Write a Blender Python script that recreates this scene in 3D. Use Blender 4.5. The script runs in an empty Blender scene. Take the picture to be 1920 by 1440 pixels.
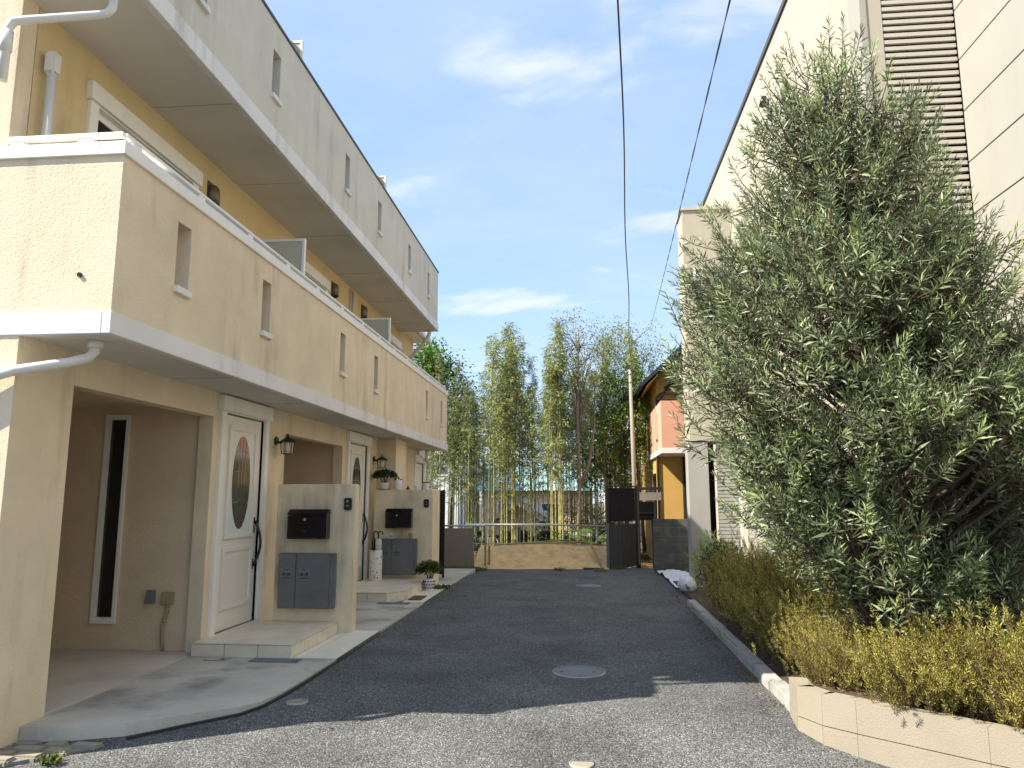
import bpy, bmesh, math, random
import numpy as np
from mathutils import Vector, Matrix
R = math.radians
random.seed(7); rng = np.random.default_rng(7)
scene = bpy.context.scene
COL = scene.collection

# ------------------------------------------------------------------ camera, sky, sun, exposure
cam_d = bpy.data.cameras.new('camera'); cam = bpy.data.objects.new('camera', cam_d); COL.objects.link(cam)
cam_d.sensor_width = 36.0; cam_d.lens = 1400 / 1920 * 36
cam_d.clip_start = 0.05; cam_d.clip_end = 2000
cam.location = (0, 0, 1.5); cam.rotation_euler = (R(90 + 8.731), 0, R(5.485))
scene.camera = cam

SUN_TAN, SUN_S = 1.0, 0.43
sd = Vector((1.0, SUN_S, -SUN_TAN * math.hypot(1, SUN_S))).normalized()
sun_d = bpy.data.lights.new('sun', 'SUN'); sun = bpy.data.objects.new('sun', sun_d); COL.objects.link(sun)
sun_d.energy = 2.0; sun_d.angle = R(0.5); sun_d.color = (1.0, 0.93, 0.80)
sun.rotation_euler = sd.to_track_quat('-Z', 'Y').to_euler()
world = bpy.data.worlds.new('World'); scene.world = world; world.use_nodes = True
def build_world():
    nt = world.node_tree; N = nt.nodes; L = nt.links; N.clear()
    out = N.new('ShaderNodeOutputWorld'); bg = N.new('ShaderNodeBackground'); bg.inputs[1].default_value = 0.106
    sky = N.new('ShaderNodeTexSky'); sky.sky_type = 'NISHITA'; sky.sun_disc = False
    sky.sun_elevation = math.atan(SUN_TAN); sky.sun_rotation = math.atan2(-1.0, -SUN_S)
    sky.air_density = 1.0; sky.dust_density = 0.5; sky.ozone_density = 1.6
    tc = N.new('ShaderNodeTexCoord'); sep = N.new('ShaderNodeSeparateXYZ'); L.new(tc.outputs['Generated'], sep.inputs[0])
    def math_(op, a, b=None):
        m = N.new('ShaderNodeMath'); m.operation = op
        for i, v in enumerate((a, b)):
            if v is None: continue
            if isinstance(v, (int, float)): m.inputs[i].default_value = v
            else: L.new(v, m.inputs[i])
        return m.outputs[0]
    den = math_('ADD', math_('MAXIMUM', sep.outputs[2], 0.0), 0.22)
    u = math_('DIVIDE', sep.outputs[0], den); v = math_('DIVIDE', sep.outputs[1], den)
    cmb = N.new('ShaderNodeCombineXYZ'); L.new(u, cmb.inputs[0]); L.new(v, cmb.inputs[1])
    mp = N.new('ShaderNodeMapping'); mp.inputs['Rotation'].default_value = (0, 0, R(-18)); mp.inputs['Scale'].default_value = (0.8, 1.5, 1)
    mp.inputs['Location'].default_value = (1.0, 2.0, 0.0)
    L.new(cmb.outputs[0], mp.inputs[0])
    def noise(scale, detail, rough, dist):
        n = N.new('ShaderNodeTexNoise'); n.inputs['Scale'].default_value = scale; n.inputs['Detail'].default_value = detail
        n.inputs['Roughness'].default_value = rough; n.inputs['Distortion'].default_value = dist
        L.new(mp.outputs[0], n.inputs['Vector']); return n.outputs[0]
    def ramp(src, a, b):
        r = N.new('ShaderNodeMapRange'); r.interpolation_type = 'SMOOTHSTEP'
        r.inputs[1].default_value = a; r.inputs[2].default_value = b; L.new(src, r.inputs[0]); return r.outputs[0]
    veil = ramp(noise(1.0, 8, 0.60, 0.25), 0.38, 0.72)
    wisps = ramp(noise(2.2, 9, 0.54, 0.3), 0.545, 0.68)
    f = math_('ADD', math_('MULTIPLY', veil, 0.22), math_('MULTIPLY', wisps, 0.62))
    f = math_('MINIMUM', f, 0.9)
    # a pale veil of thin high cloud all over the sky, whiter where it is thick
    mix0 = N.new('ShaderNodeMix'); mix0.data_type = 'RGBA'; mix0.inputs[0].default_value = 0.80
    L.new(sky.outputs[0], mix0.inputs[6]); mix0.inputs[7].default_value = (0.72, 1.05, 1.56, 1)
    mix = N.new('ShaderNodeMix'); mix.data_type = 'RGBA'
    L.new(f, mix.inputs[0]); L.new(mix0.outputs[2], mix.inputs[6]); mix.inputs[7].default_value = (1.9, 1.95, 2.05, 1)
    L.new(mix.outputs[2], bg.inputs[0]); L.new(bg.outputs[0], out.inputs[0])
build_world()
scene.view_settings.view_transform = 'Standard'; scene.view_settings.look = 'None'
scene.view_settings.exposure = 2.4; scene.view_settings.gamma = 1.0; scene.view_settings.use_curve_mapping = False
cy = scene.cycles; cy.max_bounces = 5; cy.diffuse_bounces = 4; cy.glossy_bounces = 2; cy.transmission_bounces = 2; cy.transparent_max_bounces = 6; cy.caustics_reflective = False; cy.caustics_refractive = False

# ------------------------------------------------------------------ helpers
def tag(o, label=None, cat=None, group=None, kind=None):
    if label: o['label'] = label
    if cat: o['category'] = cat
    if group: o['group'] = group
    if kind: o['kind'] = kind
    return o
def link(o, parent=None):
    COL.objects.link(o)
    if parent is not None:
        o.parent = parent
        L = Vector((0, 0, 0)); p = parent
        o.matrix_parent_inverse = WORLD[p.name].inverted() if p.name in WORLD else Matrix.Identity(4)
    WORLD[o.name] = Matrix.LocRotScale(o.location, o.rotation_euler, o.scale)
    return o
WORLD = {}
def thing(name, loc, label, cat, group=None):
    o = bpy.data.objects.new(name, None); o.location = loc; o.empty_display_size = 0.2
    link(o); return tag(o, label, cat, group)
def dup(root, loc, rz=0.0, scale=1.0, label=None, group=None):
    r = root.copy(); COL.objects.link(r); r.location = loc; r.rotation_euler = (0, 0, rz)
    r.scale = scale if isinstance(scale, (tuple, list)) else (scale,) * 3
    if label: r['label'] = label
    if group: r['group'] = group
    for ch in root.children:
        c = ch.copy(); COL.objects.link(c); c.parent = r; c.matrix_parent_inverse = ch.matrix_parent_inverse.copy()
        for g in ch.children:
            d = g.copy(); COL.objects.link(d); d.parent = c; d.matrix_parent_inverse = g.matrix_parent_inverse.copy()
    return r
class MB:
    def __init__(s): s.v = []; s.f = []; s.s = []
    def add(s, v, f, smooth=False):
        b = len(s.v); s.v += [tuple(p) for p in v]
        for q in f: s.f.append([b + i for i in q]); s.s.append(smooth)
        return s
    def box(s, x0, x1, y0, y1, z0, z1):
        v = [(x, y, z) for z in (z0, z1) for y in (y0, y1) for x in (x0, x1)]
        return s.add(v, [(0, 2, 3, 1), (4, 5, 7, 6), (0, 1, 5, 4), (2, 6, 7, 3), (0, 4, 6, 2), (1, 3, 7, 5)])
    def obox(s, c, ax, ay, az, hx, hy, hz):
        c = Vector(c); ax, ay, az = Vector(ax).normalized(), Vector(ay).normalized(), Vector(az).normalized()
        v = [c + ax * hx * i + ay * hy * j + az * hz * k for k in (-1, 1) for j in (-1, 1) for i in (-1, 1)]
        return s.add(v, [(0, 2, 3, 1), (4, 5, 7, 6), (0, 1, 5, 4), (2, 6, 7, 3), (0, 4, 6, 2), (1, 3, 7, 5)])
    def bar(s, a, b, w, h=None, up=(0, 0, 1)):
        a, b = Vector(a), Vector(b); d = (b - a).normalized(); u = Vector(up)
        if abs(d.dot(u)) > 0.95: u = Vector((1, 0, 0))
        x = d.cross(u).normalized(); z = x.cross(d)
        return s.obox((a + b) / 2, d, x, z, (b - a).length / 2, w / 2, (h or w) / 2)
    def tube(s, pts, r, n=8, cap=True):
        pts = [Vector(p) for p in pts]; m = len(pts)
        rs = r if isinstance(r, (list, tuple)) else [r] * m
        v = []; prev = None
        for i, p in enumerate(pts):
            d = (pts[min(i + 1, m - 1)] - pts[max(i - 1, 0)]).normalized()
            if prev is None:
                x = d.orthogonal().normalized()
            else:
                x = (prev - d * prev.dot(d)).normalized()
            prev = x; y = d.cross(x)
            v += [p + (x * math.cos(2 * math.pi * k / n) + y * math.sin(2 * math.pi * k / n)) * rs[i] for k in range(n)]
        f = [(i * n + k, i * n + (k + 1) % n, (i + 1) * n + (k + 1) % n, (i + 1) * n + k) for i in range(m - 1) for k in range(n)]
        b = len(s.v); s.add(v, f, True)
        if cap:
            s.f.append([b + k for k in reversed(range(n))]); s.s.append(False)
            s.f.append([b + (m - 1) * n + k for k in range(n)]); s.s.append(False)
        return s
    def lathe(s, c, prof, n=20, cap=True):     # prof = [(r, z)...] bottom to top
        c = Vector(c); m = len(prof)
        v = [c + Vector((r * math.cos(2 * math.pi * k / n), r * math.sin(2 * math.pi * k / n), z)) for r, z in prof for k in range(n)]
        f = [(i * n + k, i * n + (k + 1) % n, (i + 1) * n + (k + 1) % n, (i + 1) * n + k) for i in range(m - 1) for k in range(n)]
        b = len(s.v); s.add(v, f, True)
        if cap:
            s.f.append([b + k for k in reversed(range(n))]); s.s.append(False)
            s.f.append([b + (m - 1) * n + k for k in range(n)]); s.s.append(False)
        return s
    def prism(s, poly, z0, z1):                # poly counter-clockwise in XY
        n = len(poly); v = [(x, y, z0) for x, y in poly] + [(x, y, z1) for x, y in poly]
        return s.add(v, [tuple(reversed(range(n))), tuple(range(n, 2 * n))] + [(i, (i + 1) % n, n + (i + 1) % n, n + i) for i in range(n)])
    def ext(s, poly, axis, a, b):              # polygon in the other two axes, extruded along axis
        n = len(poly)
        def P(p, t): return (t, p[0], p[1]) if axis == 0 else (p[0], t, p[1])
        v = [P(p, a) for p in poly] + [P(p, b) for p in poly]
        return s.add(v, [tuple(reversed(range(n))), tuple(range(n, 2 * n))] + [(i, (i + 1) % n, n + (i + 1) % n, n + i) for i in range(n)])
    def wall(s, axis, t0, t1, a0, a1, z0, z1, holes=()):
        A = sorted({a0, a1} | {h[0] for h in holes} | {h[1] for h in holes}); Z = sorted({z0, z1} | {h[2] for h in holes} | {h[3] for h in holes})
        A = [a for a in A if a0 <= a <= a1]; Z = [z for z in Z if z0 <= z <= z1]
        def solid(i, j):
            if not (0 <= i < len(A) - 1 and 0 <= j < len(Z) - 1): return False
            ca, cz = (A[i] + A[i + 1]) / 2, (Z[j] + Z[j + 1]) / 2
            return not any(h[0] < ca < h[1] and h[2] < cz < h[3] for h in holes)
        def P(t, a, z): return (t, a, z) if axis == 0 else (a, t, z)
        def q(*p): s.add(p, [(0, 1, 2, 3)])
        for i in range(len(A) - 1):
            for j in range(len(Z) - 1):
                if not solid(i, j): continue
                a, b, c, d = A[i], A[i + 1], Z[j], Z[j + 1]
                q(P(t0, a, c), P(t0, a, d), P(t0, b, d), P(t0, b, c)); q(P(t1, a, c), P(t1, b, c), P(t1, b, d), P(t1, a, d))
                if not solid(i - 1, j): q(P(t0, a, c), P(t1, a, c), P(t1, a, d), P(t0, a, d))
                if not solid(i + 1, j): q(P(t0, b, c), P(t0, b, d), P(t1, b, d), P(t1, b, c))
                if not solid(i, j - 1): q(P(t0, a, c), P(t0, b, c), P(t1, b, c), P(t1, a, c))
                if not solid(i, j + 1): q(P(t0, a, d), P(t1, a, d), P(t1, b, d), P(t0, b, d))
        return s
    def mesh(s, name, mat, bevel=0.0):
        me = bpy.data.meshes.new(name); me.from_pydata([tuple(p) for p in s.v], [], s.f)
        me.polygons.foreach_set('use_smooth', s.s)
        bm = bmesh.new(); bm.from_mesh(me)
        if bevel:
            bmesh.ops.remove_doubles(bm, verts=bm.verts, dist=1e-5)
            es = [e for e in bm.edges if len(e.link_faces) == 2 and e.calc_face_angle(0) > 0.6]
            if es: bmesh.ops.bevel(bm, geom=es, offset=bevel, segments=2, affect='EDGES', clamp_overlap=True)
        bmesh.ops.recalc_face_normals(bm, faces=bm.faces)
        bm.to_mesh(me); bm.free()
        if isinstance(mat, (list, tuple)):
            for m in mat: me.materials.append(m)
        else: me.materials.append(mat)
        return me
    def build(s, name, mat, parent=None, bevel=0.0):
        return link(bpy.data.objects.new(name, s.mesh(name, mat, bevel)), parent)
def inst(name, me, loc, parent=None, rot=(0, 0, 0), scale=(1, 1, 1)):
    o = bpy.data.objects.new(name, me); o.location = loc; o.rotation_euler = rot; o.scale = scale
    return link(o, parent)
def fast_mesh(name, V, F, mat):
    V = np.asarray(V, np.float32); F = np.asarray(F, np.int32); k = F.shape[1]
    me = bpy.data.meshes.new(name); me.vertices.add(len(V)); me.vertices.foreach_set('co', V.ravel())
    me.loops.add(F.size); me.loops.foreach_set('vertex_index', F.ravel())
    me.polygons.add(len(F)); me.polygons.foreach_set('loop_start', np.arange(0, F.size, k, dtype=np.int32))
    me.polygons.foreach_set('loop_total', np.full(len(F), k, np.int32))
    me.update(); me.validate(); me.materials.append(mat); return me
def nrm(a): return a / np.maximum(np.linalg.norm(a, axis=1, keepdims=True), 1e-6)
def leaf_mesh(name, P, D, L, W, mat, fold=0.25, droop=0.0):
    """one folded lance-shaped leaf for each point P, direction D, length L, width W"""
    n = len(P); D = nrm(D); rnd = nrm(rng.normal(size=(n, 3)))
    S = nrm(np.cross(D, rnd)); U = np.cross(S, D)
    L = np.asarray(L).reshape(-1, 1) * np.ones((n, 1)); W = np.asarray(W).reshape(-1, 1) * np.ones((n, 1))
    mid = P + D * L * 0.45
    tip = P + D * L + np.array([0, 0, -1.0]) * L * droop
    V = np.stack([P, mid - S * W / 2 + U * W * fold, tip, mid + S * W / 2 + U * W * fold], 1).reshape(-1, 3)
    b = np.arange(n)[:, None] * 4
    F = np.concatenate([b + np.array([[0, 1, 2]]), b + np.array([[0, 2, 3]])], 0)
    return fast_mesh(name, V, F, mat)

# ------------------------------------------------------------------ materials
def new_mat(name):
    m = bpy.data.materials.new(name); m.use_nodes = True; nt = m.node_tree
    return m, nt, nt.nodes, nt.links, nt.nodes['Principled BSDF']
def pmat(name, col, rough=0.7, var=0.10, vscale=3.0, bump=0.0, bscale=60.0, bdist=0.01, streak=0.0, streakcol=None, metallic=0.0,
         spec=0.5, detail=5.0, fine=0.0, fscale=200.0, zstretch=1.0, blotch=0.0, blotchcol=(0.1, 0.1, 0.09), bloscale=1.2):
    m, nt, N, L, b = new_mat(name)
    b.inputs['Roughness'].default_value = rough; b.inputs['Metallic'].default_value = metallic; b.inputs['Specular IOR Level'].default_value = spec
    geo = N.new('ShaderNodeNewGeometry')
    def noise(scale, det=detail, stretch=(1, 1, 1)):
        mp = N.new('ShaderNodeMapping'); mp.inputs['Scale'].default_value = stretch; L.new(geo.outputs['Position'], mp.inputs[0])
        n = N.new('ShaderNodeTexNoise'); n.inputs['Scale'].default_value = scale; n.inputs['Detail'].default_value = det
        n.inputs['Roughness'].default_value = 0.6; L.new(mp.outputs[0], n.inputs['Vector']); return n.outputs[0]
    def rng_(src, a, b_, c, d):
        r = N.new('ShaderNodeMapRange'); r.inputs[1].default_value = a; r.inputs[2].default_value = b_
        r.inputs[3].default_value = c; r.inputs[4].default_value = d; L.new(src, r.inputs[0]); return r.outputs[0]
    def mixc(f, a, bcol, mode='MIX'):
        x = N.new('ShaderNodeMix'); x.data_type = 'RGBA'; x.blend_type = mode
        if isinstance(f, float): x.inputs[0].default_value = f
        else: L.new(f, x.inputs[0])
        for i, c in ((6, a), (7, bcol)):
            if isinstance(c, tuple): x.inputs[i].default_value = (*c[:3], 1)
            else: L.new(c, x.inputs[i])
        return x.outputs[2]
    lo = tuple(c * (1 - var) for c in col); hi = tuple(min(c * (1 + var), 1) for c in col)
    c = mixc(rng_(noise(vscale, detail, (1, 1, zstretch)), 0.3, 0.7, 0, 1), lo, hi)
    if fine: c = mixc(rng_(noise(fscale, 2), 0.3, 0.7, 0, 1), c, mixc(fine, c, (0.02, 0.02, 0.02)))
    if blotch:
        c = mixc(rng_(noise(bloscale, 8), 0.50, 0.72, 0, blotch), c, blotchcol)
    if streak:
        f1 = rng_(noise(5.0, 6, (1, 1, 0.10)), 0.48, 0.74, 0, 1.0)
        f2 = rng_(noise(1.1, 4), 0.42, 0.66, 0, streak)
        mm = N.new('ShaderNodeMath'); mm.operation = 'MULTIPLY'; L.new(f1, mm.inputs[0]); L.new(f2, mm.inputs[1])
        c = mixc(mm.outputs[0], c, streakcol or tuple(k * 0.35 for k in col))
    L.new(c, b.inputs['Base Color'])
    if bump:
        bp = N.new('ShaderNodeBump'); bp.inputs['Strength'].default_value = bump; bp.inputs['Distance'].default_value = bdist
        L.new(noise(bscale, 4), bp.inputs['Height']); L.new(bp.outputs[0], b.inputs['Normal'])
    return m
def leafmat(name, c0, c1, trans=0.35, rough=0.5, spec=0.4):
    m, nt, N, L, b = new_mat(name)
    geo = N.new('ShaderNodeNewGeometry'); r = N.new('ShaderNodeValToRGB')
    r.color_ramp.elements[0].color = (*c0, 1); r.color_ramp.elements[1].color = (*c1, 1)
    L.new(geo.outputs['Random Per Island'], r.inputs[0])
    n = N.new('ShaderNodeTexNoise'); n.inputs['Scale'].default_value = 2.5; L.new(geo.outputs['Position'], n.inputs['Vector'])
    hs = N.new('ShaderNodeHueSaturation'); L.new(r.outputs[0], hs.inputs['Color'])
    mr = N.new('ShaderNodeMapRange'); mr.inputs[1].default_value = 0.3; mr.inputs[2].default_value = 0.7; mr.inputs[3].default_value = 0.55; mr.inputs[4].default_value = 1.4
    L.new(n.outputs[0], mr.inputs[0]); L.new(mr.outputs[0], hs.inputs['Value'])
    L.new(hs.outputs[0], b.inputs['Base Color']); b.inputs['Roughness'].default_value = rough; b.inputs['Specular IOR Level'].default_value = spec
    t = N.new('ShaderNodeBsdfTranslucent'); L.new(hs.outputs[0], t.inputs[0])
    mx = N.new('ShaderNodeMixShader'); mx.inputs[0].default_value = trans
    L.new(b.outputs[0], mx.inputs[1]); L.new(t.outputs[0], mx.inputs[2]); L.new(mx.outputs[0], N['Material Output'].inputs[0])
    return m
def asphalt_mat():
    m, nt, N, L, b = new_mat('asphalt')
    geo = N.new('ShaderNodeNewGeometry'); b.inputs['Roughness'].default_value = 0.85; b.inputs['Specular IOR Level'].default_value = 0.3
    vo = N.new('ShaderNodeTexVoronoi'); vo.inputs['Scale'].default_value = 130; L.new(geo.outputs['Position'], vo.inputs['Vector'])
    rp = N.new('ShaderNodeValToRGB'); e = rp.color_ramp.elements
    e[0].position = 0.0; e[0].color = (0.035, 0.035, 0.036, 1); e[1].position = 1.0; e[1].color = (0.33, 0.325, 0.30, 1)
    e2 = rp.color_ramp.elements.new(0.55); e2.color = (0.108, 0.11, 0.109, 1); e3 = rp.color_ramp.elements.new(0.9); e3.color = (0.185, 0.186, 0.18, 1)
    sp = N.new('ShaderNodeSeparateColor'); L.new(vo.outputs['Color'], sp.inputs[0]); L.new(sp.outputs[0], rp.inputs[0])
    n = N.new('ShaderNodeTexNoise'); n.inputs['Scale'].default_value = 1.1; n.inputs['Detail'].default_value = 8; n.inputs['Roughness'].default_value = 0.65
    L.new(geo.outputs['Position'], n.inputs['Vector'])
    mr = N.new('ShaderNodeMapRange'); mr.inputs[1].default_value = 0.3; mr.inputs[2].default_value = 0.7; mr.inputs[3].default_value = 0.66; mr.inputs[4].default_value = 1.32
    L.new(n.outputs[0], mr.inputs[0])
    hs = N.new('ShaderNodeHueSaturation'); L.new(rp.outputs[0], hs.inputs['Color']); L.new(mr.outputs[0], hs.inputs['Value'])
    L.new(hs.outputs[0], b.inputs['Base Color'])
    # stones stand proud of the binder
    h = N.new('ShaderNodeMath'); h.operation = 'MULTIPLY_ADD'; h.inputs[1].default_value = -1.0; h.inputs[2].default_value = 1.0
    L.new(vo.outputs['Distance'], h.inputs[0])
    ad = N.new('ShaderNodeMath'); ad.operation = 'ADD'; L.new(h.outputs[0], ad.inputs[0]); L.new(sp.outputs[1], ad.inputs[1])
    bp = N.new('ShaderNodeBump'); bp.inputs['Strength'].default_value = 0.7; bp.inputs['Distance'].default_value = 0.005
    L.new(ad.outputs[0], bp.inputs['Height']); L.new(bp.outputs[0], b.inputs['Normal'])
    return m
def glassmat(name, col=(0.012, 0.014, 0.016), rough=0.05):
    m, nt, N, L, b = new_mat(name); b.inputs['Base Color'].default_value = (*col, 1)
    b.inputs['Roughness'].default_value = rough; b.inputs['Specular IOR Level'].default_value = 0.8
    return m
def clearglass(name, tint=(0.9, 0.92, 0.9), alpha=0.3, rough=0.1):
    m, nt, N, L, b = new_mat(name); b.inputs['Base Color'].default_value = (*tint, 1); b.inputs['Roughness'].default_value = rough
    b.inputs['Alpha'].default_value = alpha; return m

STREAK = (0.16, 0.13, 0.09)
stucco = pmat('stucco_cream', (0.76, 0.64, 0.465), 0.9, 0.09, 1.6, bump=0.6, bscale=62, bdist=0.010, streak=0.8, streakcol=(0.33, 0.27, 0.19), spec=0.2)
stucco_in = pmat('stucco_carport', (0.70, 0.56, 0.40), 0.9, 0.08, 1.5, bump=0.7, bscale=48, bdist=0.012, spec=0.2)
stucco_yel = pmat('stucco_ochre', (0.68, 0.53, 0.30), 0.9, 0.08, 1.5, bump=0.7, bscale=48, bdist=0.012, streak=0.4, streakcol=(0.18, 0.13, 0.06), spec=0.2)
stucco_grey = pmat('stucco_grey', (0.64, 0.61, 0.53), 0.9, 0.07, 1.2, bump=0.6, bscale=55, bdist=0.01, streak=0.5, streakcol=(0.24, 0.22, 0.17), spec=0.2)
gatecol = pmat('stucco_gate', (0.78, 0.66, 0.46), 0.9, 0.10, 2.5, bump=0.55, bscale=60, bdist=0.008, streak=0.75, streakcol=(0.13, 0.10, 0.07), spec=0.2, blotch=0.35, blotchcol=(0.24, 0.18, 0.11))
bandmat = pmat('white_band', (0.78, 0.76, 0.73), 0.6, 0.05, 1.5, streak=0.7, streakcol=(0.22, 0.21, 0.19), fine=0.08, fscale=90)
soffit = pmat('soffit_board', (0.66, 0.62, 0.56), 0.8, 0.06, 0.8, blotch=0.35, blotchcol=(0.30, 0.27, 0.23), bloscale=0.7)
trim = pmat('white_trim', (0.84, 0.82, 0.76), 0.5, 0.04, 3, streak=0.35, streakcol=(0.4, 0.37, 0.31))
cap_dark = pmat('dark_coping', (0.075, 0.06, 0.055), 0.5, 0.1)
pvc = pmat('white_pipe', (0.70, 0.68, 0.63), 0.35, 0.03, 4)
doormat_ = pmat('door_paint', (0.80, 0.76, 0.69), 0.45, 0.03, 2)
frost = pmat('frosted_glass', (0.70, 0.76, 0.76), 0.25, 0.04, 6, spec=0.6)
darkglass = glassmat('dark_glass'); greenglass = glassmat('etched_glass', (0.045, 0.055, 0.042), 0.12)
skyglass = glassmat('sky_glass', (0.05, 0.07, 0.10), 0.03)
black = pmat('black_metal', (0.012, 0.012, 0.013), 0.35, 0.1)
satin = pmat('black_satin', (0.006, 0.006, 0.008), 0.18, 0.05)
steel = pmat('steel', (0.45, 0.45, 0.44), 0.3, 0.05, metallic=0.9)
greybox = pmat('grey_box', (0.16, 0.165, 0.17), 0.38, 0.10, 4, blotch=0.3, blotchcol=(0.05, 0.05, 0.05), bloscale=5, metallic=0.3)
greyplate = pmat('grey_plate', (0.16, 0.17, 0.18), 0.4, 0.05)
tile = pmat('step_tile', (0.76, 0.68, 0.53), 0.4, 0.09, 5, blotch=0.25, blotchcol=(0.3, 0.24, 0.16), bloscale=4)
tile_pale = pmat('strip_tile', (0.78, 0.72, 0.60), 0.5, 0.06, 5)
grout = pmat('grout', (0.13, 0.10, 0.07), 0.9, 0.2)
concrete = pmat('concrete', (0.56, 0.515, 0.43), 0.85, 0.16, 1.3, bump=0.25, bscale=120, bdist=0.004, blotch=0.85, blotchcol=(0.15, 0.145, 0.12), bloscale=1.7, fine=0.25, fscale=220)
concrete_smooth = pmat('concrete_floor', (0.60, 0.53, 0.44), 0.7, 0.10, 1.2, blotch=0.4, blotchcol=(0.24, 0.21, 0.17), bloscale=1.5)
kerbmat = pmat('kerb_stone', (0.42, 0.41, 0.375), 0.85, 0.10, 6, bump=0.3, bscale=150, bdist=0.003, blotch=0.35, bloscale=5, fine=0.2)
plantermat = pmat('planter_block', (0.30, 0.26, 0.195), 0.85, 0.05, 3, bump=0.5, bscale=110, bdist=0.006, streak=0.4, streakcol=(0.3, 0.25, 0.18))
asphalt = asphalt_mat()
bitumen = pmat('bitumen', (0.02, 0.02, 0.021), 0.8, 0.3, 20)
soil = pmat('soil', (0.10, 0.068, 0.042), 0.95, 0.35, 12, bump=0.9, bscale=40, bdist=0.03, fine=0.4, fscale=120)
sand = pmat('sand_soil', (0.80, 0.52, 0.23), 0.95, 0.16, 4, bump=0.9, bscale=22, bdist=0.05, blotch=0.45, blotchcol=(0.36, 0.21, 0.085), bloscale=3.5)
facade = pmat('cream_facade', (0.43, 0.39, 0.31), 0.85, 0.03, 1.0, bump=0.2, bscale=160, bdist=0.003, streak=0.15)
siding = pmat('siding_panel', (0.36, 0.342, 0.30), 0.7, 0.03, 1.0, streak=0.12)
greylow = pmat('grey_cladding', (0.36, 0.35, 0.325), 0.7, 0.05, 1.5)
slatmat = pmat('louvre_slat', (0.50, 0.455, 0.39), 0.5, 0.05, 3)
darkin = pmat('dark_backing', (0.018, 0.013, 0.012), 0.9, 0.2)
blockmat = pmat('concrete_block', (0.085, 0.088, 0.08), 0.95, 0.3, 3, bump=0.5, bscale=90, bdist=0.006, streak=0.8, streakcol=(0.03, 0.032, 0.028), blotch=0.5, blotchcol=(0.26, 0.26, 0.23), bloscale=4)
mortar = pmat('mortar', (0.22, 0.22, 0.20), 0.95, 0.2)
wood = pmat('timber', (0.42, 0.27, 0.12), 0.8, 0.2, 12, zstretch=0.15)
darkwood = pmat('dark_board', (0.055, 0.052, 0.046), 0.85, 0.25, 8, zstretch=0.08)
barkmat = pmat('bark', (0.085, 0.06, 0.042), 0.95, 0.3, 14, bump=0.9, bscale=40, bdist=0.02, zstretch=0.2)
palebark = pmat('pale_bark', (0.24, 0.19, 0.14), 0.9, 0.25, 10, bump=0.6, bscale=50, bdist=0.01, zstretch=0.2)
twigmat = pmat('twig', (0.10, 0.065, 0.04), 0.9, 0.3, 20)
culm_y = pmat('bamboo_yellow', (0.33, 0.30, 0.11), 0.5, 0.25, 4, zstretch=0.3)
culm_g = pmat('bamboo_green', (0.17, 0.19, 0.075), 0.5, 0.3, 4, zstretch=0.3)
polemat = pmat('concrete_pole', (0.30, 0.265, 0.21), 0.85, 0.10, 3, streak=0.4)
galv = pmat('galvanised', (0.42, 0.43, 0.42), 0.4, 0.1, 6, metallic=0.6)
pinkm = pmat('pink_stucco', (0.68, 0.345, 0.235), 0.9, 0.05, 2, bump=0.3, bscale=60, bdist=0.006)
yellowm = pmat('yellow_stucco', (0.62, 0.375, 0.10), 0.9, 0.06, 2, bump=0.3, bscale=60, bdist=0.006)
roofm = pmat('dark_roof', (0.025, 0.032, 0.045), 0.5, 0.2, 5)
whitem = pmat('white_sheet', (0.72, 0.73, 0.76), 0.6, 0.05, 4)
ceram = pmat('white_ceramic', (0.72, 0.72, 0.70), 0.3, 0.04, 6)
greywall = pmat('brown_grey_wall', (0.25, 0.21, 0.175), 0.9, 0.08, 3, bump=0.3, bscale=90, bdist=0.005, blotch=0.3, blotchcol=(0.12, 0.1, 0.085), bloscale=2)
blueplate = pmat('blue_grey_plate', (0.13, 0.15, 0.19), 0.6, 0.12, 8, bump=0.3, bscale=220, bdist=0.003)
iron = pmat('cast_iron', (0.20, 0.205, 0.215), 0.55, 0.15, 12, metallic=0.3)
rimwhite = pmat('worn_rim', (0.36, 0.35, 0.32), 0.5, 0.2, 12)
leaf_pod = leafmat('podocarpus_leaf', (0.06, 0.11, 0.042), (0.39, 0.445, 0.245), 0.32, 0.40, 0.5)
leaf_tip = leafmat('podocarpus_young_leaf', (0.24, 0.33, 0.10), (0.46, 0.53, 0.25), 0.35, 0.45, 0.4)
leaf_hedge = leafmat('hedge_needle', (0.20, 0.195, 0.035), (0.60, 0.53, 0.13), 0.35, 0.6, 0.3)
leaf_brown = leafmat('hedge_dry', (0.16, 0.09, 0.03), (0.32, 0.22, 0.09), 0.25, 0.7, 0.2)
leaf_bam = leafmat('bamboo_leaf', (0.15, 0.20, 0.05), (0.50, 0.52, 0.19), 0.4, 0.5, 0.4)
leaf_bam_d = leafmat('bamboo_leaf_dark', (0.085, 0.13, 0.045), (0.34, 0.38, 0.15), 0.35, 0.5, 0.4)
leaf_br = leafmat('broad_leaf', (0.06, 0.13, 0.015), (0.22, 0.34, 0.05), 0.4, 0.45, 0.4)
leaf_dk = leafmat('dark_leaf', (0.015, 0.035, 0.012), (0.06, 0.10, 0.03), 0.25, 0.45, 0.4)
leaf_pale = leafmat('pale_leaf', (0.14, 0.17, 0.05), (0.36, 0.38, 0.16), 0.4, 0.6, 0.3)
leaf_weed = leafmat('weed_leaf', (0.07, 0.11, 0.02), (0.26, 0.28, 0.07), 0.35, 0.6, 0.3)

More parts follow.
